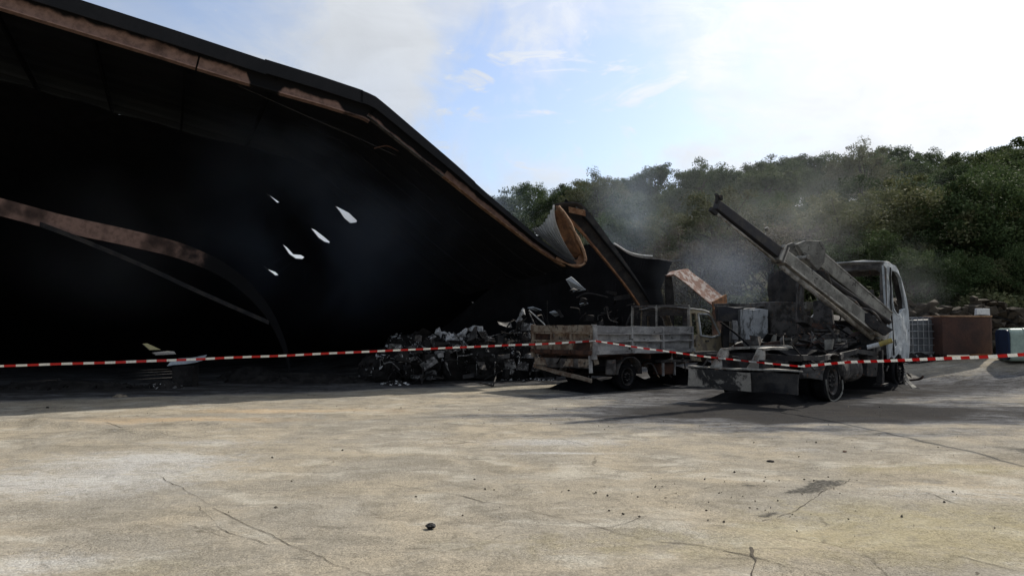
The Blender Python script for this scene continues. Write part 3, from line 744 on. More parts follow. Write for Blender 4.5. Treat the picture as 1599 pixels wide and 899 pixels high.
# ------------------------------------------------------------------ charred bales and rubble in the hall
def noisy_block(size, seed, amp=.2, sub=7):
    b = bmesh.new(); bmesh.ops.create_cube(b, size=1.0); bmesh.ops.subdivide_edges(b, edges=b.edges, cuts=sub, use_grid_fill=True)
    for v in b.verts:
        p = v.co.copy(); q = V(p.x, p.y, p.z); l = max(abs(p.x), abs(p.y), abs(p.z)); r = p.length
        p = p.lerp(p.normalized() * .58, .5)
        w = V(p.x * size[0], p.y * size[1], p.z * size[2])
        w += mnoise.noise_vector(w * 2.2 + V(seed * 7.7, seed, 0)) * amp + mnoise.noise_vector(w * 7 + V(seed, 0, 0)) * amp * .35
        v.co = w
    me = bpy.data.meshes.new('block'); b.to_mesh(me); b.free(); return me
def scraps(pts, lo, hi, seed, mt, name, parent, flat=.0):
    r = random.Random(seed); m = MB()
    for p in pts:
        s = lo + (hi - lo) * r.random() ** 2; a = V(r.gauss(0, 1), r.gauss(0, 1), r.gauss(0, .6 if not flat else .15)).normalized(); c = V(r.gauss(0, 1), r.gauss(0, 1), r.gauss(0, 1) if not flat else .15).normalized()
        b = a.cross(c).normalized(); n = a.cross(b)
        k = .35 + .5 * r.random(); vs = [p - a * s, p + b * s * k + n * s * r.uniform(-.4, .4), p + a * s * r.uniform(.6, 1.2), p - b * s * k + n * s * r.uniform(-.4, .4), p + n * s * .35]
        m.add(vs, [(0, 1, 4), (1, 2, 4), (2, 3, 4), (3, 0, 4), (0, 3, 2, 1)])
    o = m.build(name, mt, parent); o['kind'] = 'stuff'; return o
rb = random.Random(11)
BALES = [(598, 566, 24.2, 1.3, 1.1, .8, 'low charred bale with a frosting of grey ash at its foot'),
         (655, 553, 24.6, 1.4, 1.2, 1.15, 'charred bale topped with a single upright flap'),
         (705, 548, 24.9, 1.3, 1.2, 1.35, 'tall charred bale beneath a white twisted scrap'),
         (757, 548, 24.9, 1.4, 1.2, 1.35, 'charred bale draped with pale melted strips'),
         (806, 553, 25.2, 1.2, 1.2, 1.25, 'charred bale against the tailgate of the tipper truck'),
         (640, 520, 26.4, 1.5, 1.2, 1.35, 'black bale stacked high behind the ash-covered bales'),
         (835, 540, 26.6, 1.6, 1.2, 1.6, 'sooty bale half hidden behind the tipper tailgate')]
for i, (px, py, D, a, b_, c, lab) in enumerate(BALES):
    p = P(px, py, D); e = empty('charred_bale', (p.x, p.y, gz(p.x, p.y)), R(24) + rb.uniform(-.2, .2))
    tag(e, lab, 'bale', 'charred bales in the hall')
    me = noisy_block((a, b_, c), i + 1); me.materials.append(MATS['char']); me.polygons.foreach_set('use_smooth', [False] * len(me.polygons))
    o = bpy.data.objects.new('bale_body', me); C.objects.link(o); o.parent = e; o.location = (0, 0, c / 2 - .04)
    r = random.Random(i); pts = []
    for v in me.vertices:
        if r.random() < .75 and (v.co.z > .1 * c or r.random() < .35): pts.append(v.co * 1.03 + V(0, 0, c / 2 - .04) + V(r.gauss(0, .03), r.gauss(0, .03), 0))
    scraps([p for k, p in enumerate(pts) if k % 3], .04, .13, i, 'char', 'ash_flakes', e)
    scraps([p for k, p in enumerate(pts) if mnoise.noise(p * 1.9 + V(i * 3.3, 0, 0)) > -.05 and p.z > c * .2], .025, .12, i + 50, 'ash_scrap', 'ash_flakes', e)
    scraps([p + V(0, -.02, .03) for k, p in enumerate(pts) if mnoise.noise(p * 2.3 + V(i * 3.3, 5, 0)) > .18 and p.z > c * .4], .03, .12, i + 80, 'ash_pale', 'ash_flakes', e)
    for k in range(3):          # melted strips hanging down the front
        x0 = r.uniform(-a * .45, a * .45); zt = c * r.uniform(.6, .98); L = r.uniform(.15, .55) * c; y0 = -b_ * .52
        m = MB(); pp = [V(x0 + r.gauss(0, .02), y0 - .02 + r.gauss(0, .02), zt - L * j / 5) for j in range(6)]
        m.tube(pp, [.022, .02, .018, .014, .01, .006], 5); m.build('melted_strip', 'ash_scrap', e)
def debris(name, lab, cat, px, py, rx, ry, h, n, seed, mt='ash_scrap', lo=.03, hi=.12, at=None, base='char', scat=1.0):
    g = at or G(px, py); e = empty(name, (g.x, g.y, gz(g.x, g.y))); tag(e, lab, cat)
    m = MB(); nx_, rows = 12, []
    for i in range(nx_ + 1):
        r_ = []
        for j in range(nx_ + 1):
            x, y = (i / nx_ * 2 - 1), (j / nx_ * 2 - 1); q = math.hypot(x, y)
            zz_ = h * max(0, 1 - q * q) * (.6 + .8 * (mnoise.noise(V(x * 2.4 + seed, y * 2.4, seed)) * .5 + .5)) - .02
            wx, wy = g.x + x * rx, g.y + y * ry
            r_.append(V(x * rx, y * ry, zz_ + gz(wx, wy) - gz(g.x, g.y)))
        rows.append(r_)
    m.grid(rows, (0, 0, -.05)); m.build('heap_core', base, e)
    r = random.Random(seed); pts = []
    for _ in range(n):
        a_, q = r.random() * 6.283, math.sqrt(r.random()) * scat; x, y = math.cos(a_) * q, math.sin(a_) * q
        pts.append(V(x * rx, y * ry, h * max(0, 1 - q * q) * .85 * r.random() ** .5 + .01 + gz(g.x + x * rx, g.y + y * ry) - gz(g.x, g.y)))
    scraps(pts[: n * 2 // 3], lo, hi, seed, mt, 'scraps', e); scraps(pts[n * 2 // 3:], lo * .8, hi * .9, seed + 1, base, 'scraps', e)
    return e
debris('ash_heap', 'low heap of black and grey ash in front of the burnt cab', 'ash heap', 1432, 592, .62, .4, .3, 130, 21, 'ash_scrap', .04, .16)
debris('ash_heap', 'thin scatter of pale ash litter beside the tipper rear', 'ash heap', 805, 593, 1.0, .35, .08, 150, 22, 'ash_pale', .03, .10, scat=1.3)
debris('ash_heap', 'small pale ash clump at the hall threshold', 'ash heap', 618, 601, .42, .22, .14, 70, 23, 'ash_pale', .03, .09)
debris('rubble_heap', 'dark rubble with glinting scraps on the left of the hall threshold', 'rubble', 255, 606, .55, .35, .22, 70, 24, 'ash_scrap', .03, .09)
debris('rubble_heap', 'long low sooty rubble bank just inside the hall', 'rubble', 470, 597, 2.4, .7, .32, 260, 25, 'char', .03, .12)
debris('rubble_heap', 'dark rubble below the fallen inner rafter', 'rubble', 395, 590, 1.2, .6, .4, 140, 26, 'char', .04, .14)
debris('rubble_heap', 'sooty rubble spread along the hall front under the roof edge', 'rubble', 100, 606, 2.6, .7, .22, 200, 27, 'char', .03, .12)
debris('sand_mound', 'little mound of grey sand on the hall threshold', 'sand', 187, 620, .22, .16, .09, 14, 28, 'pebble', .01, .03, base='pebble')
# white crumpled scrap lying on the bales
for (pts, D, lab, w) in (([(683, 516), (700, 522), (716, 528), (724, 541)], 24.3, 'long white twisted scrap lying on the charred bales', .10),
                          ([(694, 533), (712, 527), (728, 516), (745, 513), (757, 521)], 24.3, 'white crumpled sheet draped over the bale tops', .12),
                          ([(806, 507), (812, 497), (817, 484)], 25.3, 'pale burnt strip standing up behind the tipper tailgate', .08)):
    m = MB(); pp = curve([P(a, b, D) for a, b in pts], 7); rq = random.Random(int(pts[0][0])); prev = None
    for k, p in enumerate(pp):
        ww = w * (.25 + rq.random() ** 2 * 1.3); j = lambda q: V(rq.gauss(0, q), rq.gauss(0, q), rq.gauss(0, q))
        cur = [p + V(0, -.06, ww * .7) + j(.05), p + V(0, -.1, 0) + j(.05), p + V(.02, 0, -ww) + j(.06), p + V(0, .05, .02) + j(.03)]
        if prev: m.add(prev + cur, [(0, 1, 5, 4), (1, 2, 6, 5), (2, 3, 7, 6), (3, 0, 4, 7)])
        prev = cur
    tag(m.build('burnt_scrap', 'ash_pale'), lab, 'scrap')
for (a, b, D, lab) in (((826, 484), (850, 506), 25.6, 'thin grey rod leaning over the tipper tailgate'), ((750, 600), (770, 605), 22.6, 'bent black rod lying on the ground by the bales')):
    m = MB(); p, q_ = P(*a, D), P(*b, D)
    if a[1] > 590: p, q_ = G(*a) + V(0, 0, .04), G(*b) + V(0, 0, .05); r3 = G(777, 592) + V(0, 0, .28); m.tube([p, q_, r3], .022, 6)
    else: m.tube([p, q_, P(862, 530, 25.6), P(866, 560, 25.6)], .025, 6)
    tag(m.build('metal_rod', 'galv_sheet' if a[1] < 590 else 'soot_steel'), lab, 'rod')
# pale sheets lying on the hall floor, under the holed skin
m = MB(); p = PF(262, 570, 3.0); p.z = .02
fl = empty('fallen_sheet', (p.x, p.y, 0)); tag(fl, 'pale rounded sheet end lying on sooty hall floor behind the tape', 'metal sheet')
m.plate(V(0, 0, .55), V(.75, .1, .12), V(.1, .5, .22), 5, 4, .015, .12, 4); m.build('sheet', 'pale_panel', fl)
m = MB(); m.box((.4, .25, .3), (.6, .4, .62)); m.warp(.08, 2, 3); m.build('charred_block', 'char', fl)

# ------------------------------------------------------------------ wheels
def wheel(parent, x, y, z, r, w, side, flat=.0, dual=False, mt='soot_steel'):
    """burnt-out wheel: bare rim and shreds of tyre cord"""
    e = empty('wheel'); e.parent = parent; e.location = (x, y, z)
    rr = r * .60; h = w / 2; s = side
    m = MB(); m.lathe([(rr, -h), (rr * 1.08, -h), (rr * 1.08, -h + .03), (rr * .96, -h + .05), (rr * .96, h - .05), (rr * 1.08, h - .03), (rr * 1.08, h), (rr, h), (rr * .90, h - .04), (rr * .9, -h + .04)], 28)
    m.build('rim', mt, e, smooth=False)
    m = MB(); m.lathe([(rr * .92, s * -.02), (rr * .55, s * h * .55), (rr * .3, s * h * .8), (.02, s * h * .8), (.02, s * h * .6), (rr * .3, s * h * .6), (rr * .5, s * h * .35), (rr * .9, s * -.06)], 24); m.build('wheel_disc', 'soot_black', e)
    for k in range(8):
        a = k * math.pi / 4; m = MB(); c = V(rr * .42 * math.cos(a), s * h * .68, rr * .42 * math.sin(a)); m.box(c, (.03, .07, .03)); m.build('wheel_nut', 'burnt_grey', e)
    m = MB(); m.lathe([(rr * 1.06, -h * .9), (r * .93, -h * .95), (r, -h * .6), (r, h * .6), (r * .93, h * .95), (rr * 1.06, h * .9), (r * .8, h * .7), (r * .8, -h * .7)], 32); m.v = [(p[0], p[1], max(p[2], -r * .93) if p[2] < 0 else p[2] * .93) for p in m.v]; m.warp(.05, 4, r); m.build('tyre', 'soot_black', e)
    return e

# ------------------------------------------------------------------ tipper truck (small, drop-side bed)
T1 = R(42); cr = V(2.08, 19.5, 0); W1 = 2.2
ax1 = V(math.cos(T1), math.sin(T1), 0); lf1 = V(-math.sin(T1), math.cos(T1), 0)
tp = cr + lf1 * (W1 / 2); tip = empty('tipper_truck', (tp.x, tp.y, 0), T1)
tag(tip, 'burnt-out small tipper truck with grey drop-side bed and scorched cab', 'truck')
hw = W1 / 2; zb, zt = .98, 1.71; BL = 4.22
def board(name, o, u, L, mt, mt2, out, panels=3):
    """drop side with top rail, frame posts and ribbed infill panels; o = lower start, u = along, out = outward"""
    e = empty(name); e.parent = tip; e.location = o; u = Vector(u); out = Vector(out)
    hgt = zt - zb; m = MB(); m.plate(V(0, 0, hgt - .17), u * L, V(0, 0, .17), 18, 1, .05, .03, L); o_ = m.build('top_rail', mt, e)
    m = MB(); m.bar(V(0, 0, hgt - .20) + out * .03, u * L + V(0, 0, hgt - .20) + out * .03, .07, .035); m.build('rail_lip', mt, e)
    m = MB(); m.plate(V(0, 0, 0), u * L, V(0, 0, .10), 18, 1, .05, .035, L + 2); m.build('lower_rail', mt2, e)
    for k in range(panels + 1):
        x = .03 + (L - .06) * k / panels; m = MB(); m.bar(u * x + V(0, 0, .02) + out * .03, u * x + V(0, 0, hgt - .02) + out * .03, .065, .07, up=tuple(u)); m.build('post', mt, e)
        m = MB(); m.box(u * x + V(0, 0, .06) + out * .085, (.07, .07, .09)); m.build('hinge', mt2, e)
    for k in range(panels):
        x0 = .03 + (L - .06) * k / panels; x1 = .03 + (L - .06) * (k + 1) / panels; a = x0 + .035; b = x1 - .035
        for (z0_, z1_) in ((.10, .33), (.34, hgt - .17)):
            m = MB(); m.plate(u * a + V(0, 0, z0_) - out * .05, u * (b - a), V(0, 0, z1_ - z0_), 6, 3, .02, .04, k + z0_ * 9); m.build('panel', mt if (k + int(z0_ * 10)) % 3 or mt == 'board_grey' else mt2, e)
        m = MB(); m.bar(u * a + V(0, 0, .335) + out * .02, u * b + V(0, 0, .335) + out * .02, .08, .04); m.build('rib', mt, e)
    return e
sb = board('side_board', (0, -hw, zb), (1, 0, 0), BL, 'board_grey', 'board_grey', (0, -1, 0)); sb['label'] = 'pale grey ribbed side board'
board('side_board', (0, hw, zb), (1, 0, 0), BL, 'board_brown', 'burnt_grey', (0, 1, 0))
tg = board('tailgate', (-.02, hw, zb), (0, -1, 0), W1, 'board_brown', 'rust_dark', (-1, 0, 0)); tg['label'] = 'brown scorched tailgate'
for sy in (-1, 1):
    m = MB(); m.bar((-.01, sy * (hw + .02), zb - .12), (-.01, sy * (hw + .02), zt + .02), .10, .10); m.build('corner_post', 'board_grey' if sy < 0 else 'board_brown', tip)
m = MB(); m.plate((0, -hw, zb - .04), (BL, 0, 0), (0, W1, 0), 10, 6, .05, .05, 3); m.build('bed_floor', 'rust_dark', tip)
# headboard frame with mesh
hx = BL - .06
for y in (-hw + .05, 0.1, hw - .05):
    m = MB(); m.bar((hx, y, zb), (hx, y, 2.33 if y else 2.1), .06, .06); m.build('headboard_post', 'boom_light', tip)
m = MB(); m.bar((hx, -hw + .05, 2.30), (hx, hw - .05, 2.30), .06, .06); m.build('headboard_rail', 'burnt_grey', tip)
m = MB()
for k in range(42): y = -hw + .08 + k * (W1 - .16) / 41; m.bar((hx, y, zt - .3), (hx, y, 2.28), .008, .008)
for k in range(12): z = zt - .25 + k * .07; m.bar((hx, -hw + .08, z), (hx, hw - .08, z), .008, .008)
o = m.build('headboard_mesh', 'soot_steel', tip); o['kind'] = 'stuff'
# chassis
for y in (-.38, .38):
    m = MB(); m.bar((.05, y, .72), (5.9, y, .70), .08, .18); m.build('chassis_rail', 'soot_steel', tip)
for x in (.2, 1.2, 2.4, 3.6):
    m = MB(); m.bar((x, -hw + .1, .88), (x, hw - .1, .88), .08, .12); m.build('cross_member', 'rust_dark', tip)
for x in (1.45, 5.15):
    m = MB(); m.tube([(x, -.85, .38), (x, .85, .38)], .06, 10); m.build('axle', 'soot_steel', tip)
    for s in (-1, 1): wheel(tip, x, s * .86, .36, .37, .26, s)
for s in (-1, 1):
    m = MB(); rows = []
    for k in range(11):
        a = math.pi * (.02 + .96 * k / 10); p = V(1.45 + .5 * math.cos(a), s * (hw - .32), .38 + .5 * math.sin(a)); rows.append([p, p + V(0, s * .3, 0)])
    m.grid(rows, (0, 0, .015)); m.warp(.04, 2, s); m.build('mudguard', 'burnt_grey', tip)
# rear: lamp carriers, bent underrun bar
m = MB(); m.plate((-.02, -hw + .1, .62), (0, W1 - .2, 0), (0, 0, .24), 10, 2, .04, .06, 8); m.build('rear_crossbeam', 'burnt_grey', tip)
for y in (-hw + .28, -.2, hw - .3):
    m = MB(); m.plate((-.05, y - .2, .66), (0, .42, 0), (0, 0, .2), 4, 2, .05, .03, y); m.build('lamp_carrier', 'board_brown', tip)
m = MB(); m.bar((-.08, -hw + .02, .32), (.05, hw + .05, .62), .06, .11); m.build('underrun_bar', 'board_brown', tip, bevel=.01)
m = MB(); m.bar((-.03, -hw + .1, .95), (-.06, -hw + .04, .52), .07, .07); m.build('hanging_bracket', 'board_grey', tip)
m = MB(); m.bar((.15, -hw + .12, .98), (.2, -hw + .08, .72), .10, .12); m.build('hanging_bracket', 'board_brown', tip)
m = MB(); m.plate((.55, -hw + .1, .45), (.3, 0, 0), (0, 0, .38), 3, 3, .04, .06, 4); m.build('mud_flap', 'burnt_grey', tip)
m = MB(); m.box((3.25, -.82, .50), (.62, .32, .32)); m.warp(.03, 3, 2); m.build('fuel_tank', 'rust_dark', tip, bevel=.03)
for x in (2.98, 3.5):
    m = MB(); m.bar((x, -1.0, .32), (x, -1.0, .70), .06, .04); m.build('tank_strap', 'board_grey', tip)
m = MB(); m.bar((2.85, -.95, .72), (4.3, -.95, .74), .20, .07); m.warp(.04, 2, 1); m.build('side_step', 'burnt_grey', tip)
m = MB(); m.tube([(3.4, -.98, 1.0), (3.4, -.98, .78), (3.15, -.98, .72)], .04, 8); m.build('filler_pipe', 'boom_light', tip)
# cab
cy1 = .98
sideo = [(4.38, .72), (5.0, .68), (5.15, .86), (5.4, .92), (5.65, .86), (5.8, .66), (6.05, .62), (6.12, 1.0), (6.06, 1.35), (5.78, 1.85), (5.55, 2.14), (5.3, 2.22), (4.5, 2.24), (4.36, 2.12)]
w1 = [(4.44, 1.46), (4.47, 2.08), (4.70, 2.10), (4.72, 1.46)]; w2 = [(4.80, 1.44), (4.80, 2.08), (5.32, 2.09), (5.52, 1.98), (5.86, 1.46), (5.4, 1.40)]; hole = [(4.5, 1.1), (4.5, 1.32), (4.58, 1.34), (4.6, 1.12)]
for s in (-1, 1):
    m = holed(sideo, [w1, w2, hole], lambda a, b, s=s: V(a, s * (cy1 - .10 * max(0, b - 1.4)), b), (0, -s * .045, 0), .16, .035, s)
    o = m.build('cab_side', 'ash_cream', tip); o['label'] = 'cream and rust scorched cab side'
    m = MB(); 
    for a, b in zip(w2, w2[1:] + w2[:1]): m.bar((a[0], s * (cy1 + .012 - .1 * max(0, a[1] - 1.4)), a[1]), (b[0], s * (cy1 + .012 - .1 * max(0, b[1] - 1.4)), b[1]), .04, .045)
    m.build('window_frame', 'ash_white', tip)
    m = MB(); m.bar((5.0, s * (cy1 + .03), 1.28), (5.16, s * (cy1 + .03), 1.28), .03, .04); m.build('door_handle', 'soot_steel', tip)
m = holed([(-cy1 + .04, .8), (cy1 - .04, .8), (cy1 - .04, 1.5), (cy1 - .1, 2.2), (-cy1 + .1, 2.2), (-cy1 + .04, 1.5)], [[(-.7, 1.5), (.7, 1.5), (.68, 2.02), (-.68, 2.02)]], lambda a, b: V(4.37, a, b), (.04, 0, 0), .25, .05, 2)
m.build('cab_back', 'burnt_grey', tip)
m = MB(); rows = [[V(4.34 + 1.1 * i / 8, -cy1 + .06 + (2 * cy1 - .12) * j / 8, 2.21 + .07 * math.sin(math.pi * j / 8) * (1 - .2 * i / 8) - .07 * (i / 8) ** 3 - .05 * abs(mnoise.noise(V(i * .6, j * .5, 1)))) for j in range(9)] for i in range(9)]
m.grid(rows, (0, 0, .03)); m.build('cab_roof', 'ash_white', tip, smooth=True)
m = holed([(-cy1 + .03, 0), (cy1 - .03, 0), (cy1 - .03, .7), (cy1 - .12, 1.52), (-cy1 + .12, 1.52), (-cy1 + .03, .7)], [[(-.82, .78), (.82, .78), (.74, 1.42), (-.74, 1.42)]], lambda a, b: V(6.09 if b < .7 else 6.09 - (b - .7) * .72, a, .66 + b * (1 if b < .7 else 1)), (.04, 0, 0), .2, .04, 5)
m.build('cab_front', 'ash_cream', tip)
m = MB(); m.box((5.0, .4, 1.02), (.5, .55, .14)); m.box((4.75, .4, 1.3), (.12, .5, .5)); m.warp(.05, 3, 1); m.build('seat_frame', 'rust_dark', tip)
m = MB(); m.box((5.0, -.45, 1.02), (.5, .55, .14)); m.box((4.75, -.45, 1.3), (.12, .5, .5)); m.warp(.05, 3, 4); m.build('seat_frame', 'rust_dark', tip)
m = MB(); m.plate((5.6, -.85, 1.25), (.3, 0, .02), (0, 1.7, 0), 4, 8, .12, .08, 6); m.build('dashboard', 'soot_steel', tip)

# ------------------------------------------------------------------ crane truck
ax2 = V(5.6, 6.2, 0).normalized(); T2 = math.atan2(ax2.y, ax2.x); lf2 = V(-ax2.y, ax2.x, 0)
rc2 = V(5.9, 15.8, 0); c2 = rc2 + lf2 * 1.25
crane = empty('crane_truck', (c2.x, c2.y, 0), T2)
tag(crane, 'burnt-out flatbed lorry with raised loader crane and ash-white cab', 'crane truck')
CI = (Matrix.Translation(c2) @ Matrix.Rotation(T2, 4, 'Z')).inverted()
def cl_(p): return CI @ Vector(p)
def LP(px, py, D): return cl_(P(px, py, D))
# rear bumper
m = MB(); m.plate((0, 1.27, .32), (0, -2.5, -.04), (0, 0, .42), 16, 4, .05, .10, 2); m.build('rear_bumper', 'soot_steel', crane)['label'] = 'ash-patched rear bumper panel'
m = MB(); m.plate((-.10, 1.25, .33), (0, -1.5, -.02), (0, 0, .40), 14, 4, .02, .10, 2); m.build('bumper_plate', 'bumper_ash', crane)
m = MB(); m.bar((.02, 1.28, .77), (.02, -1.28, .77), .16, .03); m.warp(.02, 2, 1); m.build('bumper_lip', 'boom_light', crane)
for y in (.42, -.42):
    m = MB(); m.bar((.15, y, .30), (.12, y, .70), .10, .08); m.build('bumper_bracket', 'soot_black', crane)
# uprights over the bumper and the bar joining them
for y, k in ((.55, 0), (-.32, 1)):
    m = MB(); m.prism([(.05, y + .26, .76), (.05, y - .12, .76), (.10, y - .16, 1.02), (.12, y - .14, 1.16), (.12, y + .02, 1.16), (.08, y + .12, .98)], (.14, 0, 0)); m.warp(.03, 3, k); m.build('lamp_bracket', 'boom_light', crane, bevel=.012)
    m = MB(); m.bar((.12, y - .06, 1.16), (.9, y - .25, 1.20), .16, .05); m.build('bracket_arm', 'boom_light', crane)
m = MB(); m.bar((.9, .35, 1.20), (.95, -.7, 1.24), .07, .05); m.build('bracket_arm', 'boom_light', crane)
m = MB(); m.tube(curve([(.05, .95, .80), (.05, .8, .98), (.08, .62, .98), (.1, .5, .84)], 5), .02, 6); m.build('burnt_hose', 'burnt_grey', crane)
# chassis and deck
for y in (-.42, .42):
    m = MB(); m.bar((.05, y, .82), (7.7, y, .86), .10, .28); m.build('chassis_rail', 'soot_steel', crane)
for x in (.5, 1.4, 2.6, 3.7, 4.7):
    m = MB(); m.bar((x, -1.1, 1.0), (x, 1.1, 1.0), .12, .12); m.build('cross_member', 'soot_steel', crane)
m = MB(); m.plate((1.3, -1.12, 1.08), (3.3, 0, 0), (0, 2.3, 0), 14, 10, .04, .24, 4); m.build('deck', 'soot_black', crane)
for a, b, c_, e, mt in (((1140, 540), (1152, 531), (1190, 528), (1185, 534), 'boom_light'), ((1186, 536), (1196, 528), (1234, 525), (1236, 531), 'boom_grey'), ((1135, 549), (1165, 546), (1194, 544), (1192, 549), 'boom_light')):
    m = MB(); m.prism([LP(*q, 18.9 + .25 * i) for i, q in enumerate((a, b, c_, e))], (0, 0, -.06)); m.warp(.03, 2, 1); m.build('warped_board', mt, crane)
rj = random.Random(3)
for k in range(16):
    x, y = rj.uniform(1.4, 4.4), rj.uniform(-1.0, .9); m = MB(); a = rj.random() * 6.28; L = rj.uniform(.25, .8)
    m.bar((x, y, 1.17 + rj.random() * .12), (x + L * math.cos(a), y + L * math.sin(a), 1.2 + rj.random() * .2), rj.uniform(.03, .12), rj.uniform(.02, .09)); m.warp(.03, 3, k); m.build('deck_scrap', rj.choice(['burnt_grey', 'soot_steel', 'rust_dark', 'boom_grey']), crane)
for xa, xb, za, zc in ((.25, 1.7, .98, .92), (2.1, 3.3, .95, 1.06), (3.4, 4.9, 1.07, .96)):
    m = MB(); m.plate((xa, -1.2, za), (xb - xa, 0, zc - za), (0, 0, .11), 8, 1, .04, .16, xa); m.build('side_rail', 'soot_steel', crane)
m = MB(); m.bar((.2, 1.24, 1.02), (5.2, 1.24, 1.05), .05, .13); m.build('side_rail', 'soot_steel', crane)
# wheels and mudguards
for x in (1.9, 7.0):
    m = MB(); m.tube([(x, -1.0, .5), (x, 1.0, .5)], .09, 10); m.build('axle', 'soot_steel', crane)
    for s in (-1, 1):
        wheel(crane, x, s * 1.08, .48, .5, .3, s, mt='burnt_grey' if x < 3 else 'soot_black')
        if x < 3: wheel(crane, x, s * .74, .48, .5, .28, -s)
for s in (-1, 1):
    m = MB(); rows = []
    for k in range(13):
        a = math.pi * (-.02 + 1.0 * k / 12); p = V(1.9 + .66 * math.cos(a), s * .75, .46 + .60 * math.sin(a)); rows.append([p, p + V(0, s * .26, .01), p + V(0, s * .5, -.01)])
    m.grid(rows, (0, 0, .02)); m.warp(.04, 2, s); m.build('mudguard', 'burnt_grey', crane, smooth=True)
# loop of bare tyre wire hanging off the rear rim
m = MB(); m.tube([V(1.9 + .47 * math.cos(a), -1.25 + .02 * math.sin(3 * a), .47 + .46 * math.sin(a)) for a in [math.pi * (.98 + 1.04 * k / 14) for k in range(15)]], .018, 6); m.build('tyre_wire', 'boom_grey', crane)
for (x, y, rx_, ry_, h_) in ((.9, .1, .75, 1.0, .42), (1.9, -.2, .6, .9, .4), (3.4, -.1, .9, .8, .3), (6.9, -.3, .8, 1.1, .55)):
    m = MB(); rows = [[V(x + rx_ * (i / 5 - 1), y + ry_ * (j / 5 - 1), h_ * max(0, 1 - (i / 5 - 1) ** 2) * max(0, 1 - (j / 5 - 1) ** 2) * (.7 + .6 * abs(mnoise.noise(V(i * .7 + x, j * .7, 2))))) for j in range(11)] for i in range(11)]
    m.grid(rows, (0, 0, -.03)); m.build('melted_residue', 'soot_black', crane)
# tanks along the side
for x0, x1, r in ((2.75, 3.5, .33), (3.56, 4.15, .33)):
    m = MB(); n = 16; mm = Matrix.Translation((x0, -.88, .68)) @ Matrix.Rotation(-math.pi / 2, 4, 'Z')
    L = x1 - x0; m.lathe([(.01, 0), (r * .9, 0), (r, .05), (r, L / 2 - .02), (r * 1.03, L / 2), (r, L / 2 + .02), (r, L - .05), (r * .9, L), (.01, L)], 20, mm); m.warp(.02, 3, x0); m.build('side_tank', 'burnt_grey', crane, smooth=False)
m = MB(); m.box((4.75, -.95, .72), (.5, .5, .5)); m.warp(.05, 2, 1); m.build('battery_box', 'soot_steel', crane, bevel=.02)
# crane base, column, outrigger
m = MB(); m.box((5.25, 0, 1.08), (.7, 2.3, .3)); m.build('crane_base', 'soot_steel', crane, bevel=.03)
m = MB(); m.bar((5.25, -.95, 1.0), (5.25, -.95, 2.0), .45, .5, w2=.34, h2=.36); m.build('crane_column', 'soot_steel', crane, bevel=.03)
m = MB(); m.tube([LP(1352, 541, 19.3), LP(1371, 537, 19.2)], .055, 10); m.build('outrigger', 'white_paint', crane)
m = MB(); m.tube([LP(1371, 537, 19.2), LP(1391, 531, 19.1)], .062, 10); m.build('outrigger_sleeve', 'yellow_paint', crane)
for s in (-1, 1):
    m = MB(); m.bar((5.25, s * 1.18, 1.1), (5.25, s * 1.2, .25), .14, .14); m.build('stabiliser_leg', 'soot_steel', crane)
    m = MB(); m.box((5.25, s * 1.2, .22), (.3, .3, .06)); m.build('stabiliser_foot', 'soot_steel', crane)
# main boom
b0, b1, b2 = LP(1366, 514, 19.6), LP(1216, 396, 18.0), LP(1118, 320, 17.0)
bd = (b1 - b0).normalized(); bs = bd.cross(V(0, 0, 1)).normalized(); bu = bs.cross(bd)
m = MB(); m.bar(b0, b1, .26, .34, w2=.25, h2=.30); m.build('main_boom', 'boom_grey', crane, bevel=.025)['label'] = 'grey box-section boom'
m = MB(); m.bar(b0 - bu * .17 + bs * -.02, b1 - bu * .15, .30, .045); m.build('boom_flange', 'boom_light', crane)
m = MB(); m.tube([b0 - bu * .25, b1 - bu * .22 - bd * .2], .065, 10); m.build('lift_cylinder', 'boom_light', crane, smooth=True)
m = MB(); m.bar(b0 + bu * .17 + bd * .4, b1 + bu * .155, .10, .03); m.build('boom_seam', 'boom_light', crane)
m = MB(); m.bar(b1 - bd * .12, b1 + bd * .06, .33, .42); m.build('boom_collar', 'boom_light', crane, bevel=.02)
m = MB(); m.bar(b1 - bd * .06, b1 - bd * .02, .36, .47); m.build('boom_collar', 'burnt_grey', crane)
m = MB(); m.bar(b0 - bd * .45 - bu * .02, b0 + bd * .15, .22, .26, w2=.34, h2=.44); m.build('boom_foot', 'boom_light', crane, bevel=.02)
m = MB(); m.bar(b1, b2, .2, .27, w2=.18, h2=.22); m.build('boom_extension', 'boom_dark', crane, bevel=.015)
m = MB(); m.tube([b1 - bu * .21, b2 - bu * .16 - bd * .02], .035, 8); m.build('extension_cylinder', 'boom_light', crane, smooth=True)
m = MB(); m.bar(b2 - bu * .17 - bd * .1, b2 - bu * .17 + bd * .10, .09, .09); m.build('cylinder_head', 'soot_steel', crane)
m = MB(); m.bar(b2 + bu * .05, b2 + bu * .2 + bd * .02, .05, .10); m.bar(b2 + bu * .2 - bd * .1, b2 + bu * .21 + bd * .12, .05, .05); m.tube([b2 + bu * .2 + bs * .07, b2 + bu * .2 - bs * .07], .05, 8); m.build('boom_tip_sheave', 'soot_steel', crane)
m = MB(); m.tube([b1 + bu * .3 + bd * .55, b1 + bu * .34 + bd * .62], .05, 10); m.bar(b1 + bu * .13 + bd * .58, b1 + bu * .32 + bd * .58, .02, .02); m.build('hose_guide', 'boom_light', crane)
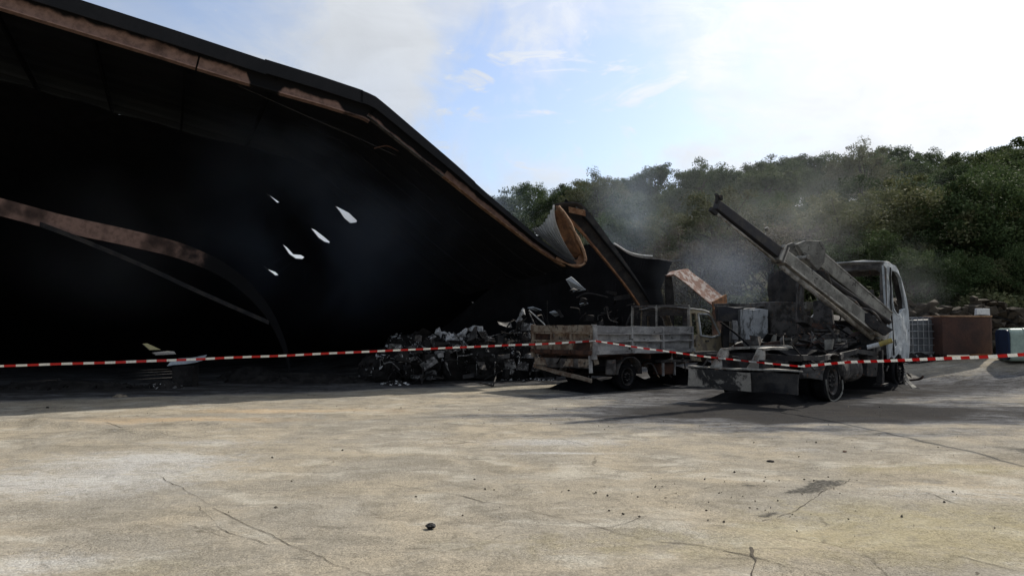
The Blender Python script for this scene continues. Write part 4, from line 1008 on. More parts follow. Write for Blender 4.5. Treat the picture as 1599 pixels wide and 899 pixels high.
# second arm, behind and above
k0, k1 = LP(1384, 496, 20.3), LP(1262, 394, 19.3)
kd = (k1 - k0).normalized(); ks = kd.cross(V(0, 0, 1)).normalized(); ku = ks.cross(kd)
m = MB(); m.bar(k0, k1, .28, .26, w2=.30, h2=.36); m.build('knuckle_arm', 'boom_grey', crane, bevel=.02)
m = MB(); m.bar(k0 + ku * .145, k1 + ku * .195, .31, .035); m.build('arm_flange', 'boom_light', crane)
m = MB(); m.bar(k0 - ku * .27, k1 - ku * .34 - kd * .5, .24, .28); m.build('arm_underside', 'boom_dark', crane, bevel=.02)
m = MB(); m.tube([k0 - ku * .14 - ks * .16, k1 - ku * .36 - ks * .16 - kd * .4], .07, 10); m.build('arm_cylinder', 'soot_steel', crane, smooth=True)
hd_ = [LP(*q, 19.25) for q in ((1226, 384), (1240, 378), (1264, 379), (1270, 392), (1268, 412), (1258, 424), (1240, 404))]
m = MB(); m.prism(hd_, ks * .12); m.build('arm_head_plate', 'boom_grey', crane, bevel=.015)
m = MB(); m.prism([p - ks * .3 for p in hd_], ks * -.12); m.build('arm_head_plate', 'boom_grey', crane, bevel=.015)
m = MB(); m.tube([hd_[6] + ks * .2, hd_[6] - ks * .5], .06, 10); m.build('arm_pin', 'boom_light', crane)
m = MB(); m.bar(hd_[1], hd_[5], .10, .05); m.build('head_rib', 'boom_light', crane)
for a, b, r in (((1310, 460), (1350, 500), .03), ((1335, 480), (1378, 512), .035), ((1262, 420), (1300, 452), .03)):
    m = MB(); m.tube(curve([LP(*a, 19.3), LP((a[0] + b[0]) / 2 + 6, (a[1] + b[1]) / 2 - 10, 19.2), LP(*b, 19.4)], 5), r, 6); m.build('hydraulic_pipe', 'burnt_grey', crane)
m = MB(); m.prism([LP(*q, 19.2) for q in ((1340, 492), (1356, 488), (1374, 506), (1392, 516), (1380, 524), (1360, 512))], (.1, .1, 0)); m.build('control_bracket', 'soot_steel', crane)
# cab
cy2 = 1.18
so2 = [(6.0, .86), (6.3, .92), (6.55, .84), (6.8, .98), (7.1, .94), (7.4, .86), (7.72, .80), (7.98, .84), (8.06, 1.3), (8.03, 1.85), (7.84, 2.45), (7.58, 3.0), (7.36, 3.26), (7.1, 3.37), (6.15, 3.40), (6.0, 3.28)]
wn = [(6.52, 2.30), (6.42, 2.95), (6.50, 3.18), (7.05, 3.20), (7.32, 3.05), (7.62, 2.45), (7.70, 2.15), (7.45, 2.12), (7.15, 1.98), (6.85, 2.02), (6.62, 2.14)]
hh_ = [(6.52, 1.16), (6.50, 1.36), (6.66, 1.36), (6.72, 1.2)]
for s in (-1, 1):
    m = holed(so2, [wn, hh_], lambda a, b, s=s: V(a, s * (cy2 + .04 * max(0, 2 - abs(b - 1.2)) - .06 * max(0, b - 2.2)), b), (0, -s * .05, 0), .17, .05, 3 + s)
    o = m.build('cab_side', 'ash_door' if s < 0 else 'burnt_grey', crane); o['label'] = 'ash-white cab side with ragged lower edge'
    m = MB(); m.bar((6.32, s * (cy2 + .10), .95), (6.30, s * (cy2 + .02), 3.22), .035, .035); m.build('door_seam', 'soot_steel', crane)
    m = MB()
    for a, b in zip(wn, wn[1:] + wn[:1]): m.bar((a[0], s * (cy2 + .045 - .06 * max(0, a[1] - 2.2)), a[1]), (b[0], s * (cy2 + .045 - .06 * max(0, b[1] - 2.2)), b[1]), .035, .04)
    m.build('window_frame', 'ash_door', crane)
m = holed([(-cy2, .95), (cy2, .95), (cy2, 3.2), (cy2 - .1, 3.36), (-cy2 + .1, 3.36), (-cy2, 3.2)], [[(-cy2 + .17, 1.5), (cy2 - .17, 1.5), (cy2 - .17, 3.1), (cy2 - .3, 3.2), (-cy2 + .3, 3.2), (-cy2 + .17, 3.1)]], lambda a, b: V(6.0, a, b), (.06, 0, 0), .2, .05, 7)
m.build('cab_back', 'burnt_grey', crane)
m = MB(); rows = [[V(5.98 + 1.4 * i / 8, -cy2 + .06 + (2 * cy2 - .12) * j / 8, 3.37 + .06 * math.sin(math.pi * j / 8) - .16 * (i / 8) ** 4 + .03 * mnoise.noise(V(i * .6, j * .5, 4))) for j in range(9)] for i in range(9)]
m.grid(rows, (0, 0, .035)); m.build('cab_roof', 'ash_white', crane, smooth=True)
m = holed([(-cy2, 0), (cy2, 0), (cy2, 1.0), (cy2 - .12, 2.4), (-cy2 + .12, 2.4), (-cy2, 1.0)], [[(-1.0, 1.1), (1.0, 1.1), (.92, 2.25), (-.92, 2.25)], [(-.8, .3), (.8, .3), (.8, .7), (-.8, .7)]], lambda a, b: V(8.05 if b < 1 else 8.05 - (b - 1) * .5, a, .88 + b), (.05, 0, 0), .22, .05, 9)
m.build('cab_front', 'burnt_grey', crane)
for y in (-.6, .6):
    m = MB(); m.box((6.75, y, 1.55), (.5, .5, .14)); m.box((6.45, y, 2.0), (.12, .48, .85)); m.box((6.45, y, 2.55), (.1, .26, .2)); m.warp(.05, 3, y); m.build('seat_frame', 'burnt_grey', crane)
m = MB(); m.plate((7.45, -1.0, 1.75), (.35, 0, .1), (0, 2.0, 0), 4, 8, .2, .1, 3); m.build('dashboard', 'soot_steel', crane)
m = MB(); m.lathe([(.2, 0), (.22, .02), (.2, .04), (.18, .02)], 20, Matrix.Translation((7.35, .6, 2.0)) @ Matrix.Rotation(.9, 4, 'Y') @ Matrix.Rotation(math.pi / 2, 4, 'X')); m.build('steering_wheel', 'soot_steel', crane)
m = MB(); m.box((7.0, 0, 1.1), (1.7, 1.1, .5)); m.warp(.1, 1.5, 4); m.build('engine_block', 'soot_steel', crane)
m = MB(); m.box((7.7, -.7, .75), (.5, .6, .35)); m.warp(.08, 2, 4); m.build('front_bumper_remains', 'soot_steel', crane)

def tangle(parent, regions, seed, mats):
    r = random.Random(seed)
    for (x0, x1, y0, y1, z0, z1, n) in regions:
        for k in range(n):
            p = V(r.uniform(x0, x1), r.uniform(y0, y1), r.uniform(z0, z1)); m = MB(); kind = r.random()
            if kind < .45:
                a = V(r.gauss(0, 1), r.gauss(0, 1), r.gauss(0, .6)).normalized() * r.uniform(.2, .55)
                m.tube(curve([p - a, p + V(r.gauss(0, .08), r.gauss(0, .08), r.gauss(0, .10)), p + a + V(0, 0, r.uniform(-.25, .05))], 4), r.uniform(.012, .035), 6)
            elif kind < .8:
                a = V(r.gauss(0, 1), r.gauss(0, 1), r.gauss(0, .5)).normalized() * r.uniform(.2, .6); b = a.cross(V(r.gauss(0, 1), r.gauss(0, 1), r.gauss(0, 1))).normalized() * r.uniform(.08, .32)
                m.plate(p - a / 2 - b / 2, a, b, 5, 3, .012, .16, k + seed)
            else:
                m.box(p, (r.uniform(.1, .35), r.uniform(.1, .3), r.uniform(.08, .25)), None); m.warp(.10, 2.5, k)
            m.build('burnt_piece', r.choice(mats), parent)
tangle(crane, [(4.3, 5.9, -1.15, .9, 1.15, 1.75, 26), (1.2, 4.2, -1.1, .9, 1.15, 1.42, 26), (6.1, 7.8, -1.1, 1.0, .7, 1.5, 16), (.3, 1.4, -1.1, 1.1, .8, 1.08, 12), (4.4, 7.6, -1.15, -.8, .35, .95, 12), (7.3, 8.3, -1.3, -.2, .05, .7, 16)], 8,
       ['soot_steel', 'soot_black', 'burnt_grey', 'burnt_grey', 'rust_dark', 'boom_grey', 'boom_dark'])
tangle(tip, [(.1, 1.0, -.95, .95, .45, .9, 12), (2.0, 4.3, -1.0, .4, .45, .85, 12), (4.4, 5.6, -.8, .8, .8, 1.35, 12), (.4, 4.0, -.9, .9, 1.0, 1.3, 10)], 18, ['soot_steel', 'soot_black', 'burnt_grey', 'rust_dark', 'board_brown'])
for (x, y, rx_, ry_, h_) in ((.9, 0, .8, .9, .35), (2.6, 0, 1.1, .8, .3), (5.0, 0, .9, .9, .5)):
    m = MB(); rows = [[V(x + rx_ * (i / 5 - 1), y + ry_ * (j / 5 - 1), h_ * max(0, 1 - (i / 5 - 1) ** 2) * max(0, 1 - (j / 5 - 1) ** 2) * (.7 + .6 * abs(mnoise.noise(V(i * .7 + x, j * .7, 5))))) for j in range(11)] for i in range(11)]
    m.grid(rows, (0, 0, -.03)); m.build('melted_residue', 'soot_black', tip)
hpz = P(735, 560, 24.2); heap = empty('scrap_heap', (hpz.x, hpz.y, 0), R(24)); tag(heap, 'tangled heap of burnt wire and ash-grey sheet scraps lying over the bales', 'scrap heap')
tangle(heap, [(-1.9, 1.9, -.55, .3, .9, 1.5, 44), (-2.6, 2.2, -.85, -.45, .1, .9, 46), (1.2, 2.4, -.6, .4, 1.0, 1.9, 16), (-2.8, -1.2, -.6, .2, .2, 1.2, 22)], 28, ['ash_scrap', 'char', 'char', 'burnt_grey', 'ash_scrap', 'soot_steel', 'ash_scrap', 'char'])
fsk = empty('roof_wreckage', P(935, 520, 26.2) * 1.0, R(20)); fsk.location.z = 0; tag(fsk, 'crumpled rusty roof sheets and bent bars below the fallen rafter', 'wreckage')
tangle(fsk, [(-2.2, 2.4, -.4, .8, .4, 2.3, 42), (-1.0, 2.6, -.2, .8, 2.0, 3.0, 16)], 38, ['char', 'soot_steel', 'char', 'burnt_grey', 'soot_black', 'soot_steel'])
# ------------------------------------------------------------------ burnt hopper behind the lorry
hc = P(1200, 530, 23.2); hop = empty('burnt_hopper', (hc.x, hc.y, 0), R(14))
tag(hop, 'scorched grey steel hopper with pale flaking panel behind the crane lorry', 'hopper')
HPI = (Matrix.Translation((hc.x, hc.y, 0)) @ Matrix.Rotation(R(14), 4, 'Z')).inverted()
def hl(px, py, D): return HPI @ P(px, py, D)
def hbox(name, x0, x1, y0, y1, D, dep, mt, wp=.05):
    a = hl(x0, y1, D); b = hl(x1, y1, D); c_ = hl(x0, y0, D); m = MB(); off = V(.1, dep, 0)
    rows = [[a.lerp(b, j / 6) + (c_ - a) * (i / 4) for j in range(7)] for i in range(5)]
    m.grid(rows, off); m.warp(wp, 1.6, x0 * .1); return m.build(name, mt, hop)
hbox('hopper_body', 1203, 1264, 474, 540, 23.0, 1.4, 'burnt_grey'); hbox('control_cabinet', 1158, 1200, 482, 536, 22.8, .9, 'pale_plate')
hbox('cross_beam', 1122, 1162, 478, 502, 23.0, .4, 'boom_dark'); hbox('post', 1144, 1153, 500, 530, 22.7, .15, 'board_grey'); hbox('top_beam', 1118, 1270, 473, 479, 23.3, .25, 'burnt_grey')
hbox('rusty_housing', 1216, 1250, 426, 476, 23.6, .7, 'soot_steel', .10); hbox('support', 1130, 1140, 500, 592, 23.2, .3, 'soot_steel'); hbox('base_frame', 1150, 1268, 534, 597, 23.4, 1.0, 'soot_steel')
m = MB(); m.box(hl(1258, 478, 22.6), (.25, .3, .2)); m.warp(.06, 3, 2); m.build('bent_bracket', 'boom_grey', hop)

# folded rusty plate standing behind the tipper cab
D = 25.6; g = P(1092, 452, D); fp = empty('rusty_plate', (g.x, g.y, gz(g.x, g.y)))
tag(fp, 'folded steel plate with flaking rust and white paint above the tipper cab', 'steel plate')
FI = Matrix.Translation(fp.location).inverted()
tope2 = [(1046, 424), (1074, 419), (1100, 440), (1134, 466), (1130, 520), (1128, 590)]; bote = [(1040, 429), (1052, 427), (1080, 450), (1113, 477), (1112, 520), (1110, 592)]
TA = [FI @ P(*q, D + .75) for q in tope2]; TB = [FI @ P(*q, D) for q in bote]
def pleat(i, j, name, mt):
    m = MB(); rows = []
    for k in range(i, j):
        for u in range(5):
            a = TA[k].lerp(TA[k + 1], u / 4); b = TB[k].lerp(TB[k + 1], u / 4); rows.append([a.lerp(b, q / 5) for q in range(6)])
    m.grid(rows, (.02, .04, -.05)); m.warp(.03, 2, 3); return m.build(name, mt, fp)
pleat(0, 1, 'upper_fold', 'flake_rust'); pleat(1, 3, 'sloping_face', 'flake_rust'); pleat(3, 5, 'standing_face', 'rust_dark')
m = MB(); m.bar(TA[3], TB[3], .05, .28); m.warp(.02, 4, 2); m.build('rusty_lip', 'rust_orange', fp)
m = MB(); a, b = TB[0], FI @ P(1045, 590, D); rows = [[(a + V(0, .2, 0)).lerp(b + V(0, .2, 0), i / 6) + V(x, 0, 0) for x in (0, .12, .25)] for i in range(7)]; m.grid(rows, (0, .3, 0)); m.warp(.12, 1.5, 6); m.build('charred_stump', 'char', fp)

# ------------------------------------------------------------------ tanks at the right
def place(px, py, D):
    p = P(px, py, D); return V(p.x, p.y, gz(p.x, p.y))
# tote with wire cage
o = place(1434, 557, 25.6); tote = empty('tote_tank', o, R(8)); tag(tote, 'grey caged bulk liquid tote standing beside the rusty tank', 'tote tank')
tw, thh = 1.15, 1.32
m = MB(); m.box((0, 0, .72), (1.05, .98, 1.08)); m.build('container', 'tote_grey', tote, bevel=.08)
for k in range(3): m = MB(); m.box((-.45 + .45 * k, 0, .07), (.14, 1.0, .14)); m.build('pallet_foot', 'tote_grey', tote)
m = MB(); m.box((0, 0, .16), (tw, 1.05, .05)); m.build('pallet_top', 'cage_grey', tote)
for k in range(7):
    x = -tw / 2 + tw * k / 6
    for y in (-.55, .55): m = MB(); m.tube([(x, y, .18), (x, y, thh)], .012, 6); m.build('cage_bar', 'cage_grey', tote)
    y = -.55 + 1.1 * k / 6
    if 0 < k < 6:
        for xx in (-tw / 2, tw / 2): m = MB(); m.tube([(xx, y, .18), (xx, y, thh)], .012, 6); m.build('cage_bar', 'cage_grey', tote)
for k in range(6):
    z = .2 + (thh - .2) * k / 5; m = MB(); c4 = [(-tw / 2, -.56, z), (tw / 2, -.56, z), (tw / 2, .56, z), (-tw / 2, .56, z), (-tw / 2, -.56, z)]; m.tube(c4, .013, 6); m.build('cage_hoop', 'cage_grey', tote)
m = MB(); m.lathe([(.01, 0), (.14, 0), (.14, .05), (.01, .05)], 16, Matrix.Translation((0, 0, 1.26)) @ Matrix.Rotation(math.pi / 2, 4, 'X')); m.build('lid', 'tank_blue', tote)
# rusty tank
o = place(1499, 562, 25.2); rt = empty('rusty_tank', o, R(4)); tag(rt, 'brown rusty steel tank between the caged tote and the pale green tank', 'tank')
m = MB(); 
pr_ = [(-.90, -.5), (.72, -.5), (.81, -.46), (.85, -.36), (.85, .36), (.81, .46), (.72, .5), (-.90, .5)]
m.prism([V(a, b, .10) for a, b in pr_], (0, 0, 1.22)); m.build('tank_body', 'tank_brown', rt, bevel=.02)
m = MB(); m.prism([V(a * 1.015, b * 1.03, 1.30) for a, b in pr_], (0, 0, .05)); m.build('rim', 'rust_edge', rt, bevel=.01)
for x in (-.82, .74):
    for y in (-.42, .42): m = MB(); m.bar((x, y, -.05), (x, y, .14), .12, .12); m.build('leg', 'rust_dark', rt)
m = MB(); m.bar((0, -.50, .06), (.7, -.50, .10), .06, .08); m.build('base_rail', 'rust_orange', rt)
# pale green tank
o = place(1609, 568, 23.6); gt = empty('plastic_tank', o, R(-12)); tag(gt, 'pale green horizontal plastic tank with a dark blue end', 'tank')
def rr(hx_, hz_, r, n=5):
    out_ = []
    for cx_, cz_, a0 in ((hx_ - r, hz_ - r, 0), (-hx_ + r, hz_ - r, 90), (-hx_ + r, -hz_ + r, 180), (hx_ - r, -hz_ + r, 270)):
        for k in range(n + 1): a = R(a0 + 90 * k / n); out_.append((cx_ + r * math.cos(a), cz_ + r * math.sin(a)))
    return out_
pf = rr(.52, .50, .18)
m = MB(); m.prism([V(-.72, a, .5 + b) for a, b in pf], (1.9, 0, 0)); m.build('tank_body', 'tank_green', gt, smooth=False, bevel=.04)
m = MB(); m.prism([V(-.78, a * .93, .5 + b * .93) for a, b in pf], (.07, 0, 0)); m.build('tank_end', 'tank_blue', gt, bevel=.02)
for x in (-.35, .25, .85): m = MB(); m.prism([V(x, a * 1.03, .5 + b * 1.03) for a, b in pf], (.07, 0, 0)); m.build('band', 'tank_green', gt, bevel=.01)
m = MB(); m.lathe([(.01, 0), (.16, 0), (.16, .08), (.01, .08)], 16, Matrix.Translation((.2, 0, 1.06)) @ Matrix.Rotation(math.pi / 2, 4, 'X')); m.build('lid', 'tank_blue', gt)
# white cabinet behind
o = place(1537, 545, 26.8); wc = empty('white_panel', o, R(6)); tag(wc, 'white angled panel standing behind the rusty tank', 'panel')
m = MB(); m.prism([V(-.22, 0, 1.62), V(.26, 0, 1.62), V(.27, 0, 1.2), V(.26, 0, .6), V(.28, 0, -.1), V(.06, 0, -.1), V(.04, 0, 1.12), V(-.27, 0, 1.15)], (0, .12, 0)); m.build('panel_face', 'white_paint', wc, bevel=.01)
m = MB(); m.bar((-.25, .06, -.1), (-.25, .06, 1.16), .05, .05); m.build('support_post', 'cage_grey', wc)
m = MB(); hz_ = [P(a, b, 26.5) - o for a, b in ((1500, 497), (1530, 492), (1562, 496), (1590, 508), (1612, 530))]
m.tube(curve(hz_, 5), .025, 6); ho = m.build('black_hose', 'soot_black'); ho.location = o; tag(ho, 'black hose looping from the white panel towards the green tank', 'hose')

# ------------------------------------------------------------------ dry-stone bank
wl = empty('stone_wall', place(1530, 540, 28.6)); tag(wl, 'rough dry-stone wall of tan rubble at the foot of the wooded hill', 'wall')
WI = Matrix.Translation(wl.location).inverted()
def stone_mesh(seed):
    b = bmesh.new(); r_ = random.Random(seed * 13 + 1)
    for k in range(15):
        q = V(r_.uniform(-1, 1), r_.uniform(-1, 1), r_.uniform(-1, 1)); l = max(abs(q.x), abs(q.y), abs(q.z)); b.verts.new(q * (r_.uniform(.44, .55) / l))
    h_ = bmesh.ops.convex_hull(b, input=b.verts); bmesh.ops.delete(b, geom=[v for v in b.verts if not v.link_faces], context='VERTS')
    me = bpy.data.meshes.new('stone'); b.to_mesh(me); b.free(); me.materials.append(MATS['stone']); return me
SM = [stone_mesh(k) for k in range(12)]; rs = random.Random(4)
wa, wb = V(XP(1395, 27.6), 27.6, 0), V(XP(1760, 29.2), 29.2, 0); WL = (wb - wa).length; wd = (wb - wa) / WL; wback = V(-wd.y, wd.x, 0)
z = 0.0; row = 0
while z < 2.2:
    hgt = rs.uniform(.15, .25); x = rs.uniform(-.2, 0); top_ = 2.15
    while x < WL:
        w_ = rs.uniform(.2, .55)
        if z < top_ - .8 * vnoise(x * .7, 3.3, 5):
            p = wa + wd * (x + w_ / 2) + wback * (.38 * z + rs.uniform(-.16, .16)); 
            o = bpy.data.objects.new('stone', rs.choice(SM)); C.objects.link(o); o.parent = wl
            o.location = WI @ V(p.x, p.y, gz(p.x, p.y - .38 * z) + z + hgt / 2 - .05 + rs.uniform(-.06, .06)); o.scale = (w_ * rs.uniform(.9, 1.25), rs.uniform(.35, .6), hgt * rs.uniform(1.0, 1.7)); o.rotation_euler = (rs.uniform(-.35, .35), rs.uniform(-.35, .35), math.atan2(wd.y, wd.x) + rs.uniform(-.5, .5))
        x += w_
    z += hgt; row += 1
m = MB(); rows = [[wa + wd * (WL * i / 16) + wback * (.38 * zz_ + .28) + V(0, 0, zz_ + .6 - .3) for zz_ in (0, .8, 1.6, 2.0)] for i in range(17)]
m.grid(rows, wback * 1.2); m.v = [tuple(WI @ Vector(p)) for p in m.v]; m.build('earth_core', 'crack_dark', wl)

# ------------------------------------------------------------------ trees
def tree_mesh(seed, height, rx, n_clump, per, leaf, trunk_h, lean=.1, flat=1.0, lmat='leaf_oak', spread=.42):
    r = random.Random(seed); tk = MB(); cr_ = []
    top_z = height; cz = trunk_h + (height - trunk_h) * .5; rz = (height - trunk_h) * .56
    p = V(0, 0, -.4); pts = [p]
    for k in range(5): p = p + V(r.gauss(0, lean), r.gauss(0, lean), (cz + .4) / 5); pts.append(p)
    tr = .045 * height * .55; tk.tube(pts, [tr * (1.25 - .18 * k) for k in range(6)], 7)
    cent = []
    for k in range(n_clump):
        while True:
            d_ = V(r.uniform(-1, 1), r.uniform(-1, 1), r.uniform(-.85, 1))
            if .25 < d_.length < 1: break
        k_ = .62 + .45 * r.random(); d_ = d_.normalized() * (d_.length ** .45) * k_
        c_ = V(d_.x * rx, d_.y * rx, cz + d_.z * rz * flat); cent.append(c_)
    for c_ in cent[:18]:
        st = pts[r.randint(2, 5)]; mid = st.lerp(c_, .5) + V(r.gauss(0, .15), r.gauss(0, .15), .1)
        tk.tube([st, mid, c_], [tr * .42, tr * .26, tr * .08], 5)
    N = n_clump * per; rng = np.random.default_rng(seed)
    cs = np.repeat(np.array([tuple(c_) for c_ in cent]), per, 0); sz = np.repeat(rng.uniform(.5, 1.25, n_clump), per) * spread * rx / 2.2
    dd = rng.normal(size=(N, 3)); dd /= np.linalg.norm(dd, axis=1)[:, None]; rad = rng.random(N) ** .5
    pos = cs + dd * (rad * sz)[:, None] * np.array([1.15, 1.15, .8])
    a = rng.normal(size=(N, 3)); a /= np.linalg.norm(a, axis=1)[:, None]
    nrm = dd * .6 + rng.normal(size=(N, 3)) * .5 + np.array([0, 0, .5]); b = np.cross(a, nrm); b /= np.linalg.norm(b, axis=1)[:, None]
    L = leaf * rng.uniform(.6, 1.4, N)[:, None]
    vs = np.stack([pos - a * L, pos + b * L * .5, pos + a * L, pos - b * L * .5], 1).reshape(-1, 3)
    me = bpy.data.meshes.new('crown'); n = N
    me.vertices.add(4 * n); me.vertices.foreach_set('co', vs.astype(np.float32).ravel())
    me.loops.add(4 * n); me.loops.foreach_set('vertex_index', np.arange(4 * n, dtype=np.int32))
    me.polygons.add(n); me.polygons.foreach_set('loop_start', np.arange(0, 4 * n, 4, dtype=np.int32)); me.update(calc_edges=True)
    me.materials.append(MATS[lmat])
    tm = bpy.data.meshes.new('trunk'); tm.from_pydata(tk.v, [], tk.f); tm.update(); tm.materials.append(MATS['bark'])
    return tm, me
PROTO = {'oak': [tree_mesh(100 + k, 5.2, 2.5, 120, 130, .08, 1.0, lmat='leaf_oak', spread=.5) for k in range(4)],
         'bright': [tree_mesh(200 + k, 4.9, 2.2, 110, 130, .078, 1.0, lmat='leaf_bright', spread=.5) for k in range(2)],
         'olive': [tree_mesh(300 + k, 6.0, 2.8, 140, 150, .062, .9, lmat='leaf_olive', spread=.42) for k in range(3)],
         'scorched': [tree_mesh(400 + k, 5.4, 2.7, 110, 95, .06, .8, lmat='leaf_scorched', spread=.42) for k in range(2)],
         'near': [tree_mesh(500 + k, 6.6, 3.0, 170, 160, .066, 1.0, lmat='leaf_oak', spread=.42) for k in range(2)],
         'shrub': [tree_mesh(700 + k, 2.2, 1.5, 26, 110, .075, .2, lmat='leaf_olive', spread=.5) for k in range(2)]}
LAB = {'oak': ('evergreen tree with dark rounded crown high on the wooded hill', 'trees on the hilltop'), 'bright': ('leafy mid-green tree among the darker hill trees', 'green hill trees'),
       'olive': ('olive-green bushy tree on the lower slope above the wall', 'olive-toned trees'), 'scorched': ('brown scorched tree with heat-singed leaves behind the wrecks', 'scorched trees'),
       'near': ('large dark dense tree rising behind the stone wall', 'large dark trees'), 'sparse': ('thin open-crowned tree standing above the right end of the hill', None), 'shrub': ('low grey-green shrub at the foot of the slope', 'slope shrubs')}
rtree = random.Random(77)
def tree(kind, x, y, sc, sink=.15, lab=None):
    tm, cm = rtree.choice(PROTO[kind])
    e = empty('shrub' if kind == 'shrub' else 'tree', (x, y, gz(x, y) - sink), rtree.random() * 6.283)
    sc = sc * rtree.uniform(.9, 1.1); e.scale = (sc * rtree.uniform(.9, 1.15), sc * rtree.uniform(.9, 1.15), sc)
    l, g_ = LAB[kind]
    if kind in ('oak', 'bright') and not lab:
        w_ = 'on the ridge line against the sky' if y > 91 else 'just below the ridge of the hill' if y > 80 else 'high on the wooded slope' if y > 69 else 'halfway up the wooded slope' if y > 58 else 'low on the wooded slope'
        l = ('dark rounded evergreen tree ' if kind == 'oak' else 'lighter mid-green leafy tree ') + w_; g_ = l.replace(' tree ', ' trees ')
    if kind in ('olive', 'scorched', 'near') and not lab:
        q_ = x / y * FPX + CX; w_ = 'beyond the fallen hall roof' if q_ < 1040 else 'behind the folded rusty plate' if q_ < 1130 else 'behind the lifted crane boom' if q_ < 1240 else 'above the folded crane arm' if q_ < 1320 else 'above the ash-white lorry cab' if q_ < 1410 else 'above the caged tote' if q_ < 1470 else 'above the rusty brown tank' if q_ < 1560 else 'above the pale green tank'
        w_ += ', up the slope' if y > 42 else ', close to the stone wall' if y < 34.5 else ''
        l = {'olive': 'olive-green bushy tree ', 'scorched': 'brown heat-singed tree ', 'near': 'dense dark-green tree '}[kind] + w_; g_ = {'olive': 'olive-toned trees', 'scorched': 'scorched trees', 'near': 'dense dark trees'}[kind]
    tag(e, lab or l, 'shrub' if kind == 'shrub' else 'tree', None if lab else g_)
    for nm, me_ in (('trunk', tm), ('crown', cm)):
        o = bpy.data.objects.new(nm, me_); C.objects.link(o); o.parent = e
    return e
for D, kinds, st, lo, hi, sc in ((97, ('oak',) * 5 + ('bright',), 2.9, 720, 1690, .95), (86, ('oak', 'oak', 'oak', 'bright'), 3.1, 735, 1690, .95), (75, ('oak', 'oak', 'bright'), 3.3, 745, 1690, .95),
                                 (64, ('oak', 'bright', 'olive'), 3.9, 770, 1690, .95), (54, ('oak', 'olive', 'oak'), 3.9, 880, 1690, .9)):
    x = XP(lo, D)
    while x < XP(hi, D):
        y = D + rtree.uniform(-3.5, 3.5); tree(rtree.choice(kinds), x + rtree.uniform(-1, 1), y, sc * rtree.uniform(.62, 1.3)); x += st * rtree.uniform(.8, 1.2)
# lower slope, one by one
for kind, px, D, sc in (('scorched', 1020, 37, .95), ('scorched', 1085, 35, 1.0), ('scorched', 1150, 37, .9), ('scorched', 965, 41, .8), ('scorched', 1215, 36, .95), ('olive', 1120, 44, 1.0), ('olive', 1260, 42, 1.05),
                        ('olive', 1320, 38, 1.05), ('olive', 1400, 40, 1.1), ('olive', 1465, 38, 1.15), ('near', 1525, 37, 1.15), ('near', 1600, 36, 1.2), ('near', 1570, 43, 1.2), ('near', 1690, 37, 1.1),
                        ('near', 1340, 46, 1.0), ('near', 1215, 47, .9), ('olive', 1440, 46, 1.0), ('olive', 1050, 47, .9), ('oak', 960, 48, .9), ('near', 1370, 35, .75), ('near', 1280, 35, .7), ('olive', 1540, 33.5, .62), ('near', 1430, 33.5, .7), ('near', 1490, 33.5, .65), ('near', 1590, 33.2, .6), ('near', 1650, 33.2, .65)):
    tree(kind, XP(px, D), D, sc)
for k in range(26):
    px = rtree.uniform(985, 1680); D = rtree.uniform(31.5, 35); tree('shrub', XP(px, D), D, rtree.uniform(.7, 1.3), .1)
tree('bright', XP(1588, 60), 60, 1.35, 0, 'tall leafy tree poking above the skyline over the green tank')
tree('oak', XP(1143, 70), 70, 1.0, -.6, 'small dark tree whose knob-like crown pokes above the skyline')

# ------------------------------------------------------------------ barrier tape
def tape_path():
    a = [P(-190, 579, 13.2), P(0, 571, 14.0), P(250, 563, 15.2), P(480, 553, 16.6), P(700, 543, 18.0), P(860, 536, 19.1)]
    tl = Matrix.Translation(tip.location) @ Matrix.Rotation(T1, 4, 'Z')
    knot = tl @ V(-.07, -hw - .07, 1.33); k2 = Matrix.Translation(crane.location) @ Matrix.Rotation(T2, 4, 'Z')
    e = k2 @ V(-.08, -1.3, .86)
    m1 = knot.lerp(e, .33) + V(0, 0, -.035); m2 = knot.lerp(e, .66) + V(0, 0, -.045)
    c_ = [P(1330, 565, 14.4), P(1440, 561, 12.6), P(1530, 557, 11.4), P(1640, 551, 10.2), P(1800, 543, 9.0)]
    return [curve(a + [knot], 10), curve([knot, m1, m2, e], 14), curve([e] + c_, 10)]
m = MB(); run = []; L = 0.0; rt_ = random.Random(2); ends = []
for si, path in enumerate(tape_path()):
    rows = []; ru = []
    for k, p in enumerate(path):
        if k: L += (p - path[k - 1]).length
        a = (path[min(k + 1, len(path) - 1)] - path[max(k - 1, 0)]).normalized(); sd_ = a.cross(V(0, 0, 1)).normalized()
        tw_ = .5 * mnoise.noise(V(L * .35, si * 7.0, 0)) + .25; ww = (.042 if 0 < k < len(path) - 1 else .02) * (.54, .44, .58)[si]
        u_ = (V(0, 0, 1) * math.cos(tw_) + sd_ * math.sin(tw_)) * ww
        p = p + V(0, 0, .012 * mnoise.noise(V(L * .8, 3, si)))
        rows.append([p - u_, p + u_]); ru += [L, L]
    n0 = len(m.v); m.grid(rows, (.0008, .0015, 0)); run += ru + ru
    ends.append((path[0], path[-1]))
tp_o = m.build('barrier_tape', 'tape'); a = tp_o.data.attributes.new('run', 'FLOAT', 'POINT'); a.data.foreach_set('value', run)
tag(tp_o, 'red and white striped barrier tape strung across the yard between the wrecks', 'barrier tape')
for p, lab in ((ends[0][0], 'steel stake holding the tape end beside the hall'), (ends[2][1], 'steel stake holding the tape end on the open side of the yard')):
    m = MB(); z_ = gz(p.x, p.y); m.tube([(0, 0, -.1), (0, 0, p.z - z_ + .15)], .02, 8); m.lathe([(.01, 0), (.16, 0), (.16, .03), (.01, .03)], 16, Matrix.Rotation(math.pi / 2, 4, 'X')); o = m.build('stake', 'galv_sheet'); o.location = (p.x, p.y, z_); tag(o, lab, 'stake')

